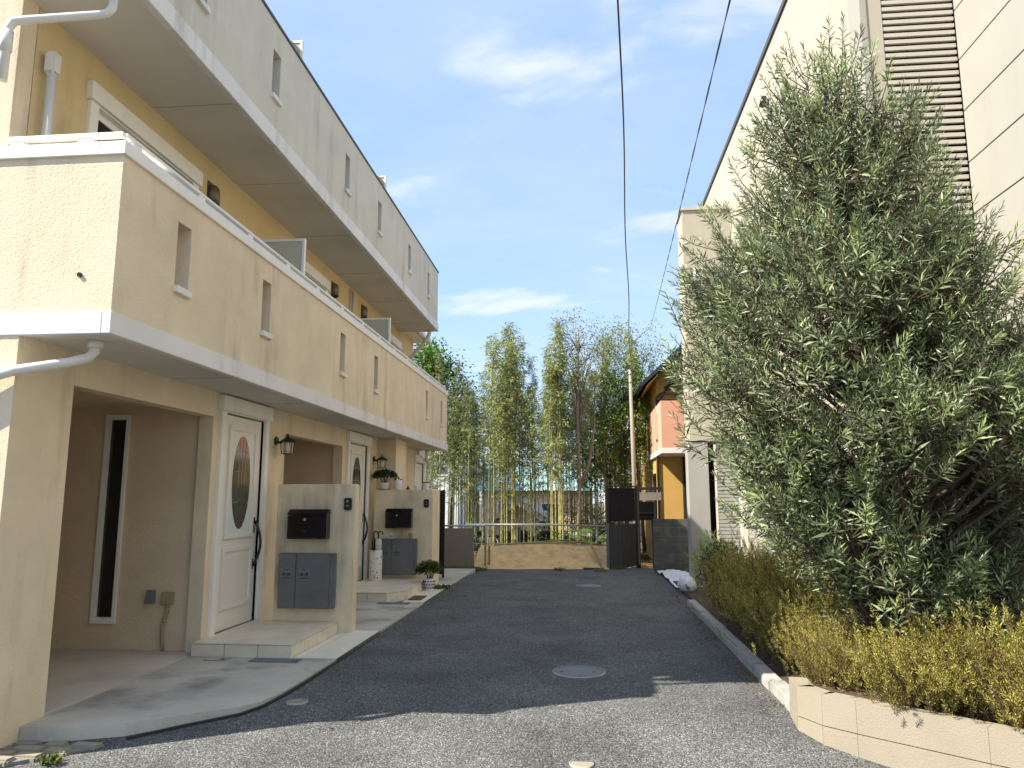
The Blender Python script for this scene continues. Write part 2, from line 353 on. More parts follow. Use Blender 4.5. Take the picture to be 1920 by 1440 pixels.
# ------------------------------------------------------------------ ground, road, pavements
def sstep(a, b, x):
    t = min(max((x - a) / (b - a), 0), 1); return t * t * (3 - 2 * t)
def gz(x, y):
    return -0.13 * sstep(14.5, 18.0, y) - 0.12 * sstep(5.9, 4.5, y) - 0.12 * sstep(4.5, 2.5, y)
g = MB(); g.add([(-150, -60, -0.34), (150, -60, -0.34), (150, 260, -0.34), (-150, 260, -0.34)], [(0, 1, 2, 3)])
tag(g.build('ground', soil), kind='structure')
def sheet(name, mat, xs, ys, fz):
    V = [(x, y, fz(x, y)) for y in ys for x in xs]; n = len(xs)
    F = [(j * n + i, j * n + i + 1, (j + 1) * n + i + 1, (j + 1) * n + i) for j in range(len(ys) - 1) for i in range(n - 1)]
    me = fast_mesh(name, V, F, mat); me.polygons.foreach_set('use_smooth', [True] * len(F)); return link(bpy.data.objects.new(name, me))
road = sheet('road', asphalt, np.arange(-16, 9.01, 0.4), np.arange(-12, 18.41, 0.2), gz); tag(road, kind='structure')
# concrete apron in front of the flats, with a lip on its near edge
ap = [(-3.745, 4.90), (-3.40, 4.96), (-3.10, 5.05), (-2.80, 5.24), (-2.50, 5.46), (-2.40, 5.60), (-2.35, 5.85), (-2.33, 6.3), (-2.33, 7.1)]
def apron(name, poly, top=0.02):
    m = MB(); n = len(poly)
    v = [(x, y, top if y > 5.6 else top - 0.02 * sstep(5.6, 4.6, y)) for x, y in poly] + [(x, y, -0.28) for x, y in poly]
    m.add(v, [tuple(range(n))] + [(i, n + i, n + (i + 1) % n, (i + 1) % n) for i in range(n)])
    return tag(m.build(name, concrete), kind='structure')
apron('pavement', ap + [(-3.74, 7.1), (-3.74, 5.2)])
apron('pavement', [(-3.9, 8.62), (-2.33, 8.62), (-2.33, 10.95), (-3.9, 10.95)])
apron('pavement', [(-3.9, 13.35), (-2.34, 13.35), (-2.34, 15.0), (-2.36, 16.3), (-3.9, 16.3)], 0.015)
fl = MB(); fl.box(-7.5, -3.765, 4.8, 7.3, -0.2, 0.022); fl.box(-7.5, -3.91, 8.9, 11.4, -0.2, 0.022)
tag(fl.build('carport_floor', concrete_smooth), kind='structure')
# black bitumen joint between road and concrete
j = MB()
jp = [(-3.06, 5.0), (-2.80, 5.20), (-2.47, 5.43), (-2.37, 5.60), (-2.32, 5.85), (-2.305, 6.3), (-2.305, 16.2)]
for a, b in zip(jp[:-1], jp[1:]):
    j.bar((a[0], a[1], gz(*a) + 0.004), (b[0], b[1], gz(*b) + 0.004), 0.028, 0.02)
tag(j.build('bitumen_joint', bitumen), kind='structure')
# pale cobbles by the front pillar
cob = thing('cobble_paving', (-3.7, 4.4, -0.2), 'patch of pale worn cobbles at the foot of the front pillar', 'paving')
m = MB().prism([(-3.02, 5.0), (-5.2, 5.0), (-5.2, 3.6), (-4.6, 3.6)], -0.4, -0.096); m.build('bed', mortar, cob)
cme = [MB().box(-w / 2, w / 2, -0.045, 0.045, -0.05, 0.0).mesh('cobble', plantermat, 0.012) for w in (0.17, 0.20, 0.14)]
for r_ in range(9):
    y = 4.88 - r_ * 0.105; x = -3.02 - (5.0 - y) * 1.13 - 0.10
    for k in range(6):
        if x < -5.0: break
        inst('cobble', random.choice(cme), (x - 0.0, y + random.uniform(-.008, .008), -0.083 + random.uniform(0.0, 0.008)), cob, (0, 0, random.uniform(-.06, .06)))
        x -= 0.205
# kerb on the right
kb = tag(bpy.data.objects.new('kerb', None), kind='structure'); kb.location = (1.5, 5.7, 0); link(kb)
kme = MB().box(-0.06, 0.06, -0.295, 0.295, -0.2, 0.085).mesh('kerbstone', kerbmat, 0.012)
y = 5.75
while y < 10.9:
    inst('kerbstone', kme, (1.49 + random.uniform(-.004, .004), y + 0.3, random.uniform(-.004, .004)), kb, (0, 0, random.uniform(-.006, .006))); y += 0.6
# planter wall on the right
PL = [(1.42, 5.72), (1.40, 5.45), (1.50, 5.24), (1.66, 5.08), (2.20, 4.60), (3.3, 3.66), (4.2, 2.9)]
pw = thing('planter_wall', (1.45, 5.5, 0), 'low cream block retaining wall of the planting bed, curving in from the kerb', 'planter')
for a, b in zip(PL[:-1], PL[1:]):
    a, b = Vector((*a, 0)), Vector((*b, 0)); d = (b - a).normalized(); nn = Vector((-d.y, d.x, 0))
    for z0, z1, o in ((-0.34, 0.055, 0.0), (0.06, 0.25, 0.004)):
        q = MB(); c = (a + b) / 2 + nn * (0.06 + o); c.z = (z0 + z1) / 2
        q.obox(c, d, nn, (0, 0, 1), (b - a).length / 2 - 0.0004, 0.06, (z1 - z0) / 2)
        q.build('block', plantermat, pw, 0.0015)
bed = MB(); bed.prism([(1.50, 5.75), (1.47, 5.48), (1.57, 5.28), (1.74, 5.12), (2.14, 4.78), (2.68, 4.30), (3.38, 3.72), (3.745, 3.4), (3.745, 7.2), (2.85, 7.2), (2.85, 6.2), (2.2, 5.9)], -0.3, 0.19)
bed.prism([(1.55, 5.7), (2.2, 5.85), (2.85, 6.15), (2.85, 13.9), (1.55, 13.9)], -0.3, 0.05)
tag(bed.build('planting_bed', soil), kind='structure')

# ------------------------------------------------------------------ the flats on the left
AP = thing('apartment_building', (-3.75, 4.62, 0), 'cream stucco three-storey block of flats with long white-edged balconies along the lane', 'building')
def part(name, mb, mat, parent=AP, bevel=0.0): return mb.build(name, mat, parent, bevel)
GX = -3.75
part('ground_floor_wall', MB().wall(0, GX - 0.15, GX, 4.55, 17.66, -0.34, 2.62,
     [(5.13, 7.25, -0.34, 2.33), (7.47, 8.45, 0.10, 2.43), (9.1, 11.38, -0.34, 2.31), (11.67, 12.69, 0.10, 2.43), (16.42, 17.28, 0.1, 2.33)]), stucco)
part('front_wall_and_screen', MB().wall(1, 4.55, 4.80, -7.5, GX - 0.15, -0.34, 2.62).wall(1, 4.72, 4.88, -7.5, -4.13, 2.6, 7.6).wall(1, 4.57, 4.71, -4.13, -3.30, 6.66, 7.6), stucco)  # last piece: unseen screen added to block sunlight over the balcony parapet
part('carport_wall', MB().wall(1, 7.30, 7.42, -7.5, GX - 0.15, -0.3, 2.6, [(-4.91, -4.69, 0.30, 2.33)]), stucco_in)
part('carport_wall', MB().wall(1, 11.42, 11.54, -7.5, GX - 0.15, -0.3, 2.6), stucco_in)
part('carport_wall', MB().wall(1, 8.85, 8.95, -7.5, GX - 0.15, -0.3, 2.6), stucco_in)
part('back_wall', MB().wall(0, -7.65, -7.5, 4.62, 16.34, -0.3, 7.6).wall(0, -7.65, -7.5, 16.34, 17.66, -0.3, 5.4).wall(1, 17.52, 17.66, -7.5, GX - 0.15, -0.3, 2.6).wall(1, 17.52, 17.66, -7.5, -4.28, 2.6, 5.4).wall(1, 16.2, 16.33, -7.5, -4.28, 2.6, 7.6), stucco)
part('ceiling', MB().box(-7.5, GX - 0.152, 4.81, 17.5, 2.44, 2.56), stucco_in)
part('upper_wall', MB().wall(0, -4.28, -4.13, 4.89, 16.34, 2.6, 7.6, [(5.62, 7.19, 2.8, 4.83), (9.6, 11.32, 2.8, 4.83), (15.0, 16.2, 2.8, 4.83)]).wall(0, -4.28, -4.13, 16.34, 17.655, 2.6, 5.4), stucco_yel)
part('roof', MB().box(-7.7, -4.10, 4.9, 16.4, 7.62, 7.72).box(-7.7, -4.10, 16.41, 17.75, 5.43, 5.5), cap_dark)
part('pier', MB().box(GX - 0.02, -3.40, 13.35, 14.15, -0.3, 2.582), stucco)
# narrow window in the carport
w = part('window', MB().wall(1, 7.275, 7.33, -4.93, -4.67, 0.27, 2.36, [(-4.885, -4.705, 0.33, 2.31)]), trim)
MB().box(-4.884, -4.706, 7.315, 7.325, 0.332, 2.308).build('pane', darkglass, w)
# balconies: x = outer face
def balcony(X, zs, zb, zt, ye, coping, capmat, wallmat, slots, y0=4.56):
    th = 0.15
    b = part('balcony', MB().wall(0, X - th, X, y0, ye, zb, zt, [(s, s + 0.20, zs + 0.54, zs + 1.06) for s in slots])
             .wall(1, y0, y0 + th, -4.13, X - th, zb, zt).wall(1, ye - th, ye, -4.13, X - th, zb, zt), wallmat)
    MB().box(-4.14, X - 0.03, y0 + 0.03, ye - 0.03, zs + 0.004, zs + 0.13).build('soffit', soffit, b)
    bd = MB(); bd.box(X - 0.045, X + 0.022, y0 - 0.022, ye + 0.022, zs, zb + 0.0); bd.box(-4.30, X - 0.046, y0 - 0.022, y0 + 0.04, zs, zb); bd.box(-4.13, X - 0.046, ye - 0.04, ye + 0.022, zs, zb)
    bd.build('edge_band', bandmat, b, 0.004)
    e = coping[1]
    cp = MB(); cp.box(X - th - 0.02, X + e, y0 - e, ye + e, zt, zt + coping[0]); cp.box(-4.12, X - th - 0.021, y0 - e, y0 + th, zt, zt + coping[0])
    cp.build('coping', capmat, b, 0.003)
    sme = MB().box(-0.17, 0.035, -0.115, 0.115, -0.055, 0.0).mesh('slot_sill', bandmat, 0.004)
    for s in slots: inst('slot_sill', sme, (X, s + 0.1, zs + 0.545), b)
    return b
b2 = balcony(-3.12, 2.58, 2.73, 3.84, 16.85, (0.095, 0.022), trim, stucco, [5.29, 6.85, 9.23, 10.82, 14.52, 16.08])
b3 = balcony(-3.27, 5.25, 5.43, 6.62, 16.33, (0.035, 0.014), cap_dark, stucco_grey, [5.55, 7.14, 9.62, 11.3, 13.42, 15.18])
# low aluminium rail on the second-floor coping
rl = MB(); rl.bar((-3.165, 4.62, 4.015), (-3.165, 16.8, 4.015), 0.045, 0.028); rl.bar((-4.05, 4.62, 4.015), (-3.165, 4.62, 4.015), 0.05, 0.035)
for yy in np.arange(4.75, 16.8, 0.92): rl.box(-3.185, -3.145, yy - 0.05, yy + 0.05, 3.936, 4.002)
for xx in (-3.95, -3.45): rl.box(xx - 0.05, xx + 0.05, 4.60, 4.64, 3.936, 4.002)
rl.build('rail', trim, b2, 0.004)
# faint board joints on the soffits
for zz, X in ((2.58, -3.12), (5.25, -3.27)):
    for yy in np.arange(6.4, 16.5, 1.82): part('soffit_joint', MB().box(-4.10 if zz > 3 else -3.74, X - 0.05, yy - 0.0025, yy + 0.0025, zz + 0.0025, zz + 0.006), cap_dark)
# second-floor windows
def upper_window(y0, y1):
    z0, z1 = 2.80, 4.83
    f = MB(); f.wall(0, -4.20, -4.10, y0 - 0.11, y1 + 0.11, z0, z1 + 0.01, [(y0, y1, z0, z1 - 0.005)]); f.box(-4.13 - 0.01, -4.075, y0 - 0.14, y1 + 0.14, z1 + 0.011, z1 + 0.17)
    f = f.build('window', trim, AP, 0.004)
    ym = (y0 + y1) / 2
    for a, b, x in ((y0, ym + 0.03, -4.16), (ym - 0.03, y1, -4.19)):
        MB().wall(0, x - 0.03, x, a, b, z0, z1 - 0.006, [(a + 0.055, b - 0.055, z0 + 0.06, z1 - 0.07)]).build('sash', trim, f)
        MB().box(x - 0.02, x - 0.012, a + 0.05, b - 0.05, z0 + 0.05, z1 - 0.06).build('pane', darkglass, f)
    MB().box(-4.225, -4.205, y0, y1, z0, z1).build('window_backing', darkin, f)  # near-black sheet standing in for the dark interior behind the panes
for a in ((5.62, 7.19), (9.6, 11.32), (15.0, 16.2)): upper_window(*a)
# vent hoods
def vent(y, z):
    q = MB(); n = 10
    prof = [(0.0, 0.0)] + [(0.11 * math.sin(a), 0.0) for a in ()]
    V = []; F = []
    for i in range(6):
        t = i / 5
        rr = 0.085 * math.cos(t * 1.25) ** 0.5; zz = 0.02 + 0.10 * math.sin(t * 1.45)
        for k in range(n + 1):
            a = math.pi * k / n - math.pi / 2
            V.append((-4.128 + rr * 1.1 * math.cos(a), y + rr * math.sin(a), z + zz))
    for k in range(n + 1):
        a = math.pi * k / n - math.pi / 2; V.append((-4.128 + 0.0935 * math.cos(a), y + 0.085 * math.sin(a), z - 0.10))
    for i in range(5):
        for k in range(n): F.append((i * (n + 1) + k, i * (n + 1) + k + 1, (i + 1) * (n + 1) + k + 1, (i + 1) * (n + 1) + k))
    o = 6 * (n + 1)
    for k in range(n): F.append((o + k, o + k + 1, k + 1, k))
    q.add(V, F, True)
    h = part('vent_hood', q, vent_m); md = h.modifiers.new('thick', 'SOLIDIFY'); md.thickness = 0.004
    MB().box(-4.13 - 0.01, -4.122, y - 0.10, y + 0.10, z - 0.13, z + 0.15).build('flange', vent_m, h)
vent_m = pmat('bronze_vent', (0.15, 0.125, 0.10), 0.4, 0.1, metallic=0.5)
for yy, zz in ((7.62, 4.86), (11.75, 4.93), (13.42, 4.98)): vent(yy, zz)
# balcony partitions and pipes
part_m = pmat('partition_board', (0.50, 0.485, 0.37), 0.6, 0.03)
for yy in (8.15, 12.05):
    for z0, z1, xe in ((2.8, 4.52, -3.22), (5.5, 7.06, -3.36)):
        p = part('partition', MB().box(-4.0, xe - 0.03, yy - 0.012, yy + 0.012, z0, z1 - 0.03), part_m)
        fr = MB(); fr.box(xe - 0.028, xe, yy - 0.025, yy + 0.025, z0, z1); fr.box(-4.06, xe - 0.0285, yy - 0.02, yy + 0.02, z1 - 0.03, z1); fr.build('frame', trim, p)
def pipe(pts, r, name='downpipe', mat=pvc): return part(name, MB().tube(pts, r, 14), mat)
pipe([(-4.05, 4.98, 2.8), (-4.05, 4.98, 4.75)], 0.034)
part('pipe_head', MB().box(-4.10, -4.01, 4.935, 5.025, 4.74, 4.92), pvc, bevel=0.015)
p3 = [(-3.40, 4.72, 5.25), (-3.40, 4.70, 5.06), (-3.42, 4.68, 5.01), (-3.47, 4.66, 4.985), (-3.95, 4.55, 4.90), (-4.02, 4.53, 4.88), (-4.05, 4.52, 4.82), (-4.05, 4.52, 4.42)]
dp = pipe(p3, 0.03); MB().tube([(-3.40, 4.72, 5.252), (-3.40, 4.72, 5.17)], 0.05, 16).build('collar', pvc, dp); MB().tube([(-4.05, 4.52, 4.80), (-4.05, 4.52, 4.64)], 0.038, 16).build('collar', pvc, dp)
p2 = [(-3.36, 4.78, 2.58), (-3.36, 4.77, 2.50), (-3.38, 4.74, 2.455), (-3.46, 4.66, 2.41), (-3.70, 4.50, 2.335), (-4.2, 4.46, 2.20)]
dp = pipe(p2, 0.034); MB().tube([(-3.36, 4.78, 2.585), (-3.36, 4.78, 2.53)], 0.05, 16).build('collar', pvc, dp)
pipe([(-3.95, 9.85, 2.8), (-3.95, 9.85, 4.72), (-3.93, 9.87, 4.76), (-3.90, 9.95, 4.77)], 0.022)
pipe([(-4.10, 12.75, 2.8), (-4.10, 12.75, 5.2)], 0.028); pipe([(-4.10, 12.60, 2.8), (-4.10, 12.60, 5.2)], 0.016)
pipe([(-3.42, 16.22, 5.25), (-3.44, 16.23, 5.15), (-3.50, 16.27, 5.06), (-4.0, 16.65, 4.66), (-4.07, 16.7, 4.58), (-4.08, 16.7, 3.0)], 0.042)
part('eave', MB().box(-4.6, -3.85, 16.42, 17.9, 5.32, 5.42).box(-4.12, -3.82, 16.42, 17.9, 5.42, 5.5), trim)
part('gutter', MB().tube([(-3.80, 16.45, 5.36), (-3.80, 17.95, 5.36)], 0.055, 10), pvc)
pipe([(-3.55, 16.7, 2.58), (-3.55, 16.72, 2.50), (-3.60, 16.9, 2.42), (-3.72, 17.72, 2.36), (-3.74, 17.75, 2.2)], 0.035)
part('lens_spot', MB().tube([(-3.36, 4.565, 2.99), (-3.36, 4.545, 2.988)], 0.016, 12), black)
# front doors
def front_door(y0, y1, z0, z1, fancy=True):
    f = MB(); f.wall(0, GX - 0.08, GX + 0.035, y0 - 0.10, y1 + 0.10, z0 + 0.03, z1 + 0.012, [(y0, y1, z0 + 0.03, z1)])
    f.box(GX - 0.01, GX + 0.06, y0 - 0.13, y1 + 0.13, z1 + 0.0125, z1 + 0.165)
    d = f.build('door', trim, AP, 0.004)
    fx = GX - 0.02
    MB().box(fx - 0.05, fx, y0 + 0.012, y1 - 0.012, z0 + 0.045, z1 - 0.014).build('leaf', doormat_, d, 0.003)
    MB().box(fx - 0.07, fx - 0.055, y0 - 0.01, y1 + 0.01, z0 + 0.03, z1).build('seal', black, d)
    W = y1 - y0; ga, gb = y0 + W * 0.25, y1 - W * 0.25; gz0, gz1 = z0 + 1.03, z1 - 0.17
    if not fancy:
        mo = MB()
        for (a, b, c, e) in ((0.30, 0.47, 0.9, 1.55), (0.53, 0.70, 0.9, 1.55), (0.30, 0.47, 0.3, 0.75), (0.53, 0.70, 0.3, 0.75)):
            MB().box(fx, fx + 0.004, y0 + W * a, y0 + W * b, z0 + c, z0 + e).build('pane', darkglass, d)
        mo.box(fx, fx + 0.015, y0 + 0.1, y1 - 0.1, z0 + 1.72, z0 + 1.76); mo.build('moulding', doormat_, d)
    else:
        ga, gb = y0 + W * 0.22, y1 - W * 0.20
        def ring(a, b, c, e, t, h):
            q = MB(); q.wall(0, fx - 0.01, fx + h, a - t, b + t, c - t, e + t, [(a, b, c, e)]); return q.build('moulding', doormat_, d, 0.006)
        ring(ga, gb, gz0, gz1, 0.055, 0.022)
        MB().box(fx - 0.002, fx + 0.006, ga, gb, gz0, gz1).build('glass_panel', frost, d)
        cy, cz = (ga + gb) / 2, (gz0 + gz1) / 2; n = 36
        ry, rz = (gb - ga) / 2 * 0.74, (gz1 - gz0) / 2 * 0.92
        MB().ext([(cy + ry * math.cos(2 * math.pi * k / n), cz + rz * math.sin(2 * math.pi * k / n)) for k in range(n)], 0, fx + 0.002, fx + 0.010).build('oval_pane', greenglass, d)
        cm = MB()
        for yy in (-0.35, 0.0, 0.35):
            zz = rz * math.sqrt(1 - yy * yy) * 0.97; cm.tube([(fx + 0.0105, cy + ry * yy, cz - zz), (fx + 0.0105, cy + ry * yy, cz + zz)], 0.0022, 5)
        for k in (-0.45, 0.2, 0.62):
            hy = ry * math.sqrt(1 - k * k) * 0.97; cm.tube([(fx + 0.0105, cy - hy, cz + rz * k), (fx + 0.0105, cy, cz + rz * (k + 0.05)), (fx + 0.0105, cy + hy, cz + rz * k)], 0.0022, 5)
        cm.build('leading', steel, d)
        ring(ga - 0.02, gb + 0.02, z0 + 0.30, z0 + 0.84, 0.05, 0.02)
        MB().box(fx - 0.002, fx + 0.006, ga - 0.02, gb + 0.02, z0 + 0.30, z0 + 0.84).build('lower_panel', doormat_, d)
        hy = y1 - W * 0.10; hz = z0 + 0.90
        h = MB().tube([(fx + 0.02 + 0.075 * math.sin(math.pi * t), hy, hz - 0.25 + 0.5 * t) for t in np.linspace(0, 1, 14)], 0.015, 10).build('handle', black, d)
        MB().box(fx, fx + 0.012, hy - 0.022, hy + 0.022, hz - 0.29, hz - 0.17).box(fx, fx + 0.012, hy - 0.022, hy + 0.022, hz + 0.12, hz + 0.29).build('handle_plate', black, d, 0.004)
        MB().tube([(fx + 0.011, hy, hz + 0.20), (fx + 0.018, hy, hz + 0.20)], 0.014, 12).build('lock', steel, d)
        for k in (0.28, 1.2, 2.05):
            MB().tube([(fx + 0.012, y0 + 0.008, z0 + k), (fx + 0.012, y0 + 0.008, z0 + k + 0.11)], 0.008, 8).build('hinge', steel, d)
front_door(7.47, 8.45, 0.10, 2.40); front_door(11.67, 12.69, 0.10, 2.40); front_door(16.42, 17.28, 0.05, 2.30, False)
# carport socket hood, junction box and conduit
jb = pmat('junction_box', (0.36, 0.29, 0.17), 0.5, 0.05)
MB().ext([(7.30, 0.60), (7.265, 0.60), (7.225, 0.50), (7.225, 0.475), (7.30, 0.475)], 0, -4.345, -4.265).build('socket_hood', greyplate, AP, 0.004)
part('junction_box', MB().box(-4.18, -4.07, 7.23, 7.30, 0.47, 0.585), jb, bevel=0.006)
part('conduit', MB().tube([(-4.115, 7.27, 0.48), (-4.12, 7.27, 0.40), (-4.15, 7.272, 0.30), (-4.165, 7.275, 0.2), (-4.155, 7.275, 0.10), (-4.135, 7.275, 0.02)], 0.016, 10), jb)
part('clip', MB().tube([(-4.142, 7.27, 0.325), (-4.152, 7.272, 0.295)], 0.022, 10), jb)
part('air_slot', MB().tube([(-3.40, 8.3, 2.581), (-3.40, 8.3, 2.576)], 0.05, 16).tube([(-3.40, 12.3, 2.581), (-3.40, 12.3, 2.576)], 0.05, 16), soffit)

# ------------------------------------------------------------------ steps, tiles
def tile_step(name, label, x0, x1, y0, y1, z, nx, ny, cut=0.0):
    s = thing(name, (x0, y0, 0), label, 'step')
    if cut: poly = [(x0, y0), (x1 - cut, y0), (x1, y0 + cut * 1.6), (x1, y1), (x0, y1)]
    else: poly = [(x0, y0), (x1, y0), (x1, y1), (x0, y1)]
    MB().prism([(px + (0.006 if px == x0 else -0.006), py + 0.006) for px, py in poly], -0.1, z - 0.006).build('core', grout, s)
    gap = 0.006; dx = (x1 - x0) / nx; dy = (y1 - y0) / ny
    for i in range(nx):
        for k in range(ny):
            a, b, c, e = x0 + i * dx, x0 + (i + 1) * dx, y0 + k * dy, y0 + (k + 1) * dy
            if cut and i == nx - 1 and k == 0: pl = [(a + gap / 2, c), (x1 - cut - gap, c), (b, c + cut * 1.6), (b, max(e, c + cut * 1.6) - gap / 2), (a + gap / 2, e - gap / 2)]
            else: pl = [(a + gap / 2, c + (gap / 2 if k else 0)), (b - (gap / 2 if i < nx - 1 else 0), c + (gap / 2 if k else 0)), (b - (gap / 2 if i < nx - 1 else 0), e - gap / 2), (a + gap / 2, e - gap / 2)]
            MB().prism(pl, z - 0.012, z + random.uniform(-.0008, .0008)).build('tile', tile, s, 0.0025)
    n = nx
    xe = x1 - cut
    for i in range(n):
        a, b = x0 + (xe - x0) * i / n, x0 + (xe - x0) * (i + 1) / n
        MB().box(a + gap / 2, b - gap / 2, y0, y0 + 0.012, 0.0, z - 0.016).build('riser_tile', tile, s, 0.0025)
    m_ = int((y1 - y0) / 0.3)
    for i in range(m_):
        a = y0 + cut * 1.6; L_ = (y1 - a) / m_
        MB().box(x1 - 0.012, x1, a + L_ * i + gap / 2, a + L_ * (i + 1) - gap / 2, 0.0, z - 0.016).build('riser_tile', tile, s, 0.0025)
    if cut:
        a, b = Vector((x1 - cut, y0, 0)), Vector((x1, y0 + cut * 1.6, 0)); d = (b - a).normalized(); nn = Vector((d.y, -d.x, 0))
        q = MB(); c = (a + b) / 2 - nn * 0.006; c.z = (z - 0.016) / 2; q.obox(c, d, nn, (0, 0, 1), (b - a).length / 2 - 0.004, 0.006, (z - 0.016) / 2); q.build('riser_tile', tile, s, 0.0025)
    return s
tile_step('door_step', 'beige tiled step in front of the nearer white door', GX, -2.76, 7.08, 8.42, 0.145, 3, 4)
tile_step('door_step', 'beige tiled step with a cut corner below the umbrella stand', GX, -2.66, 10.95, 12.9, 0.15, 3, 5, 0.22)
def strip(label, x0, x1, y0, y1, n):
    s = thing('tile_strip', (x0, y0, 0), label, 'paving'); MB().box(x0, x1, y0, y1, -0.1, 0.016).build('bed', grout, s)
    d = (y1 - y0) / n
    for i in range(n):
        MB().box(x0 + 0.003, x0 + (x1 - x0) * 0.22, y0 + d * i + 0.002, y0 + d * (i + 1) - 0.003, 0.0, 0.021).build('tile', tile_pale, s, 0.002)
        MB().box(x0 + (x1 - x0) * 0.22 + 0.006, x1 - 0.002, y0 + d * i + 0.002, y0 + d * (i + 1) - 0.003, 0.0, 0.0215).build('tile', tile_pale, s, 0.002)
strip('strip of pale ground tiles beside the nearer door step', -2.755, -2.335, 7.105, 8.615, 5)
strip('strip of pale ground tiles beside the farther door step', -2.655, -2.335, 10.955, 13.345, 7)

# ------------------------------------------------------------------ gate walls and what hangs on them
def gate_wall(label, x0, x1, y0, y1, z, ret=0.0):
    s = thing('gate_wall', ((x0 + x1) / 2, y0, 0), label, 'wall')
    MB().box(x0, x1, y0, y1, -0.1, z).build('wall', gatecol, s, 0.01)
    if ret: MB().box(x1 - 0.15, x1 + 0.001, y1 - 0.02, y1 + ret, -0.1, z - 0.002).build('return_wall', gatecol, s, 0.01)
    return s
gate_wall('free-standing stained stucco gate wall between the two white doors', -3.53, -2.61, 8.43, 8.60, 1.665)
gate_wall('free-standing stucco gate wall with potted plants along its top', -3.66, -2.62, 12.91, 13.06, 1.655, 0.5)
def letterbox(x0, y, z0, label):
    W, H, D = 0.46, 0.33, 0.14
    s = thing('letterbox', (x0 + W / 2, y, z0), label, 'letterbox')
    MB().ext([(y, z0), (y - D + 0.01, z0), (y - D, z0 + 0.02), (y - D, z0 + H * 0.80), (y, z0 + H * 0.80)], 0, x0 + 0.004, x0 + W - 0.004).build('body', satin, s, 0.005)
    MB().ext([(y, z0 + H * 0.81), (y - D - 0.006, z0 + H * 0.81), (y - D - 0.004, z0 + H * 0.84), (y - D * 0.6, z0 + H), (y, z0 + H)], 0, x0, x0 + W).build('lid', satin, s, 0.005)
    MB().tube([(x0 + W * 0.45, y - D, z0 + H * 0.66), (x0 + W * 0.45, y - D - 0.010, z0 + H * 0.66)], 0.017, 16).build('lock', steel, s)
    MB().box(x0 + W * 0.37, x0 + W * 0.52, y - D - 0.0015, y - D + 0.0, z0 + H * 0.22, z0 + H * 0.30).build('badge', black, s)
letterbox(-3.35, 8.43, 1.05, 'glossy black letterbox on the nearer gate wall')
letterbox(-3.42, 12.91, 1.00, 'glossy black letterbox on the gate wall with potted plants')
def parcel(x0, y, z0, label):
    W, H, D = 0.64, 0.60, 0.10
    s = thing('parcel_locker', (x0 + W / 2, y, z0), label, 'parcel box')
    MB().box(x0, x0 + W, y - D, y, z0, z0 + H).build('body', greybox, s, 0.006)
    xs = x0 + W * 0.325
    for a, b, n in ((x0 + 0.008, xs - 0.004, 'door'), (xs + 0.004, x0 + W - 0.045, 'door')):
        d = MB().box(a, b, y - D - 0.014, y - D, z0 + 0.006, z0 + H - 0.008).build(n, greybox, s, 0.003)
        l = a + (0.018 if a < xs - 0.01 else 0.022); yy = y - D - 0.0145
        MB().box(l, l + 0.14, yy - 0.002, yy, z0 + H * 0.52, z0 + H * 0.74).build('dial_plate', greyplate, d)
        for k in (0.04, 0.10):
            MB().tube([(l + k, yy - 0.002, z0 + H * 0.62), (l + k, yy - 0.014, z0 + H * 0.62)], 0.018, 16).build('dial', black, d)
            MB().box(l + k - 0.004, l + k + 0.004, yy - 0.022, yy - 0.012, z0 + H * 0.62 - 0.016, z0 + H * 0.62 + 0.016).build('dial_grip', greyplate, d)
        MB().box(l + 0.01, l + 0.13, yy - 0.006, yy - 0.001, z0 + H * 0.545, z0 + H * 0.557).build('slot', black, d)
        MB().box(l + 0.05, l + 0.09, yy - 0.004, yy - 0.001, z0 + H * 0.70, z0 + H * 0.715).build('print', black, d)
        MB().tube([(l + 0.018, yy, z0 + H * 0.79), (l + 0.018, yy - 0.008, z0 + H * 0.79)], 0.008, 12).build('keyhole', steel, d)
parcel(-3.44, 8.43, 0.29, 'grey two-door parcel locker on the nearer gate wall')
parcel(-3.51, 12.91, 0.22, 'grey two-door parcel locker on the gate wall with potted plants')
def intercom(x, y, z, label):
    s = thing('intercom', (x, y, z), label, 'intercom')
    MB().box(x - 0.045, x + 0.045, y - 0.03, y, z - 0.07, z + 0.07).build('body', black, s, 0.01)
    MB().box(x - 0.028, x + 0.028, y - 0.033, y - 0.029, z - 0.045, z + 0.05).build('face', satin, s)
    MB().tube([(x, y - 0.032, z + 0.03), (x, y - 0.036, z + 0.03)], 0.010, 12).build('camera_lens', steel, s)
    MB().box(x - 0.015, x + 0.015, y - 0.036, y - 0.032, z - 0.03, z - 0.012).build('button', greyplate, s)
intercom(-2.69, 8.43, 1.44, 'small black door intercom on the nearer gate wall')
intercom(-2.73, 12.91, 1.42, 'small black door intercom on the gate wall with potted plants')
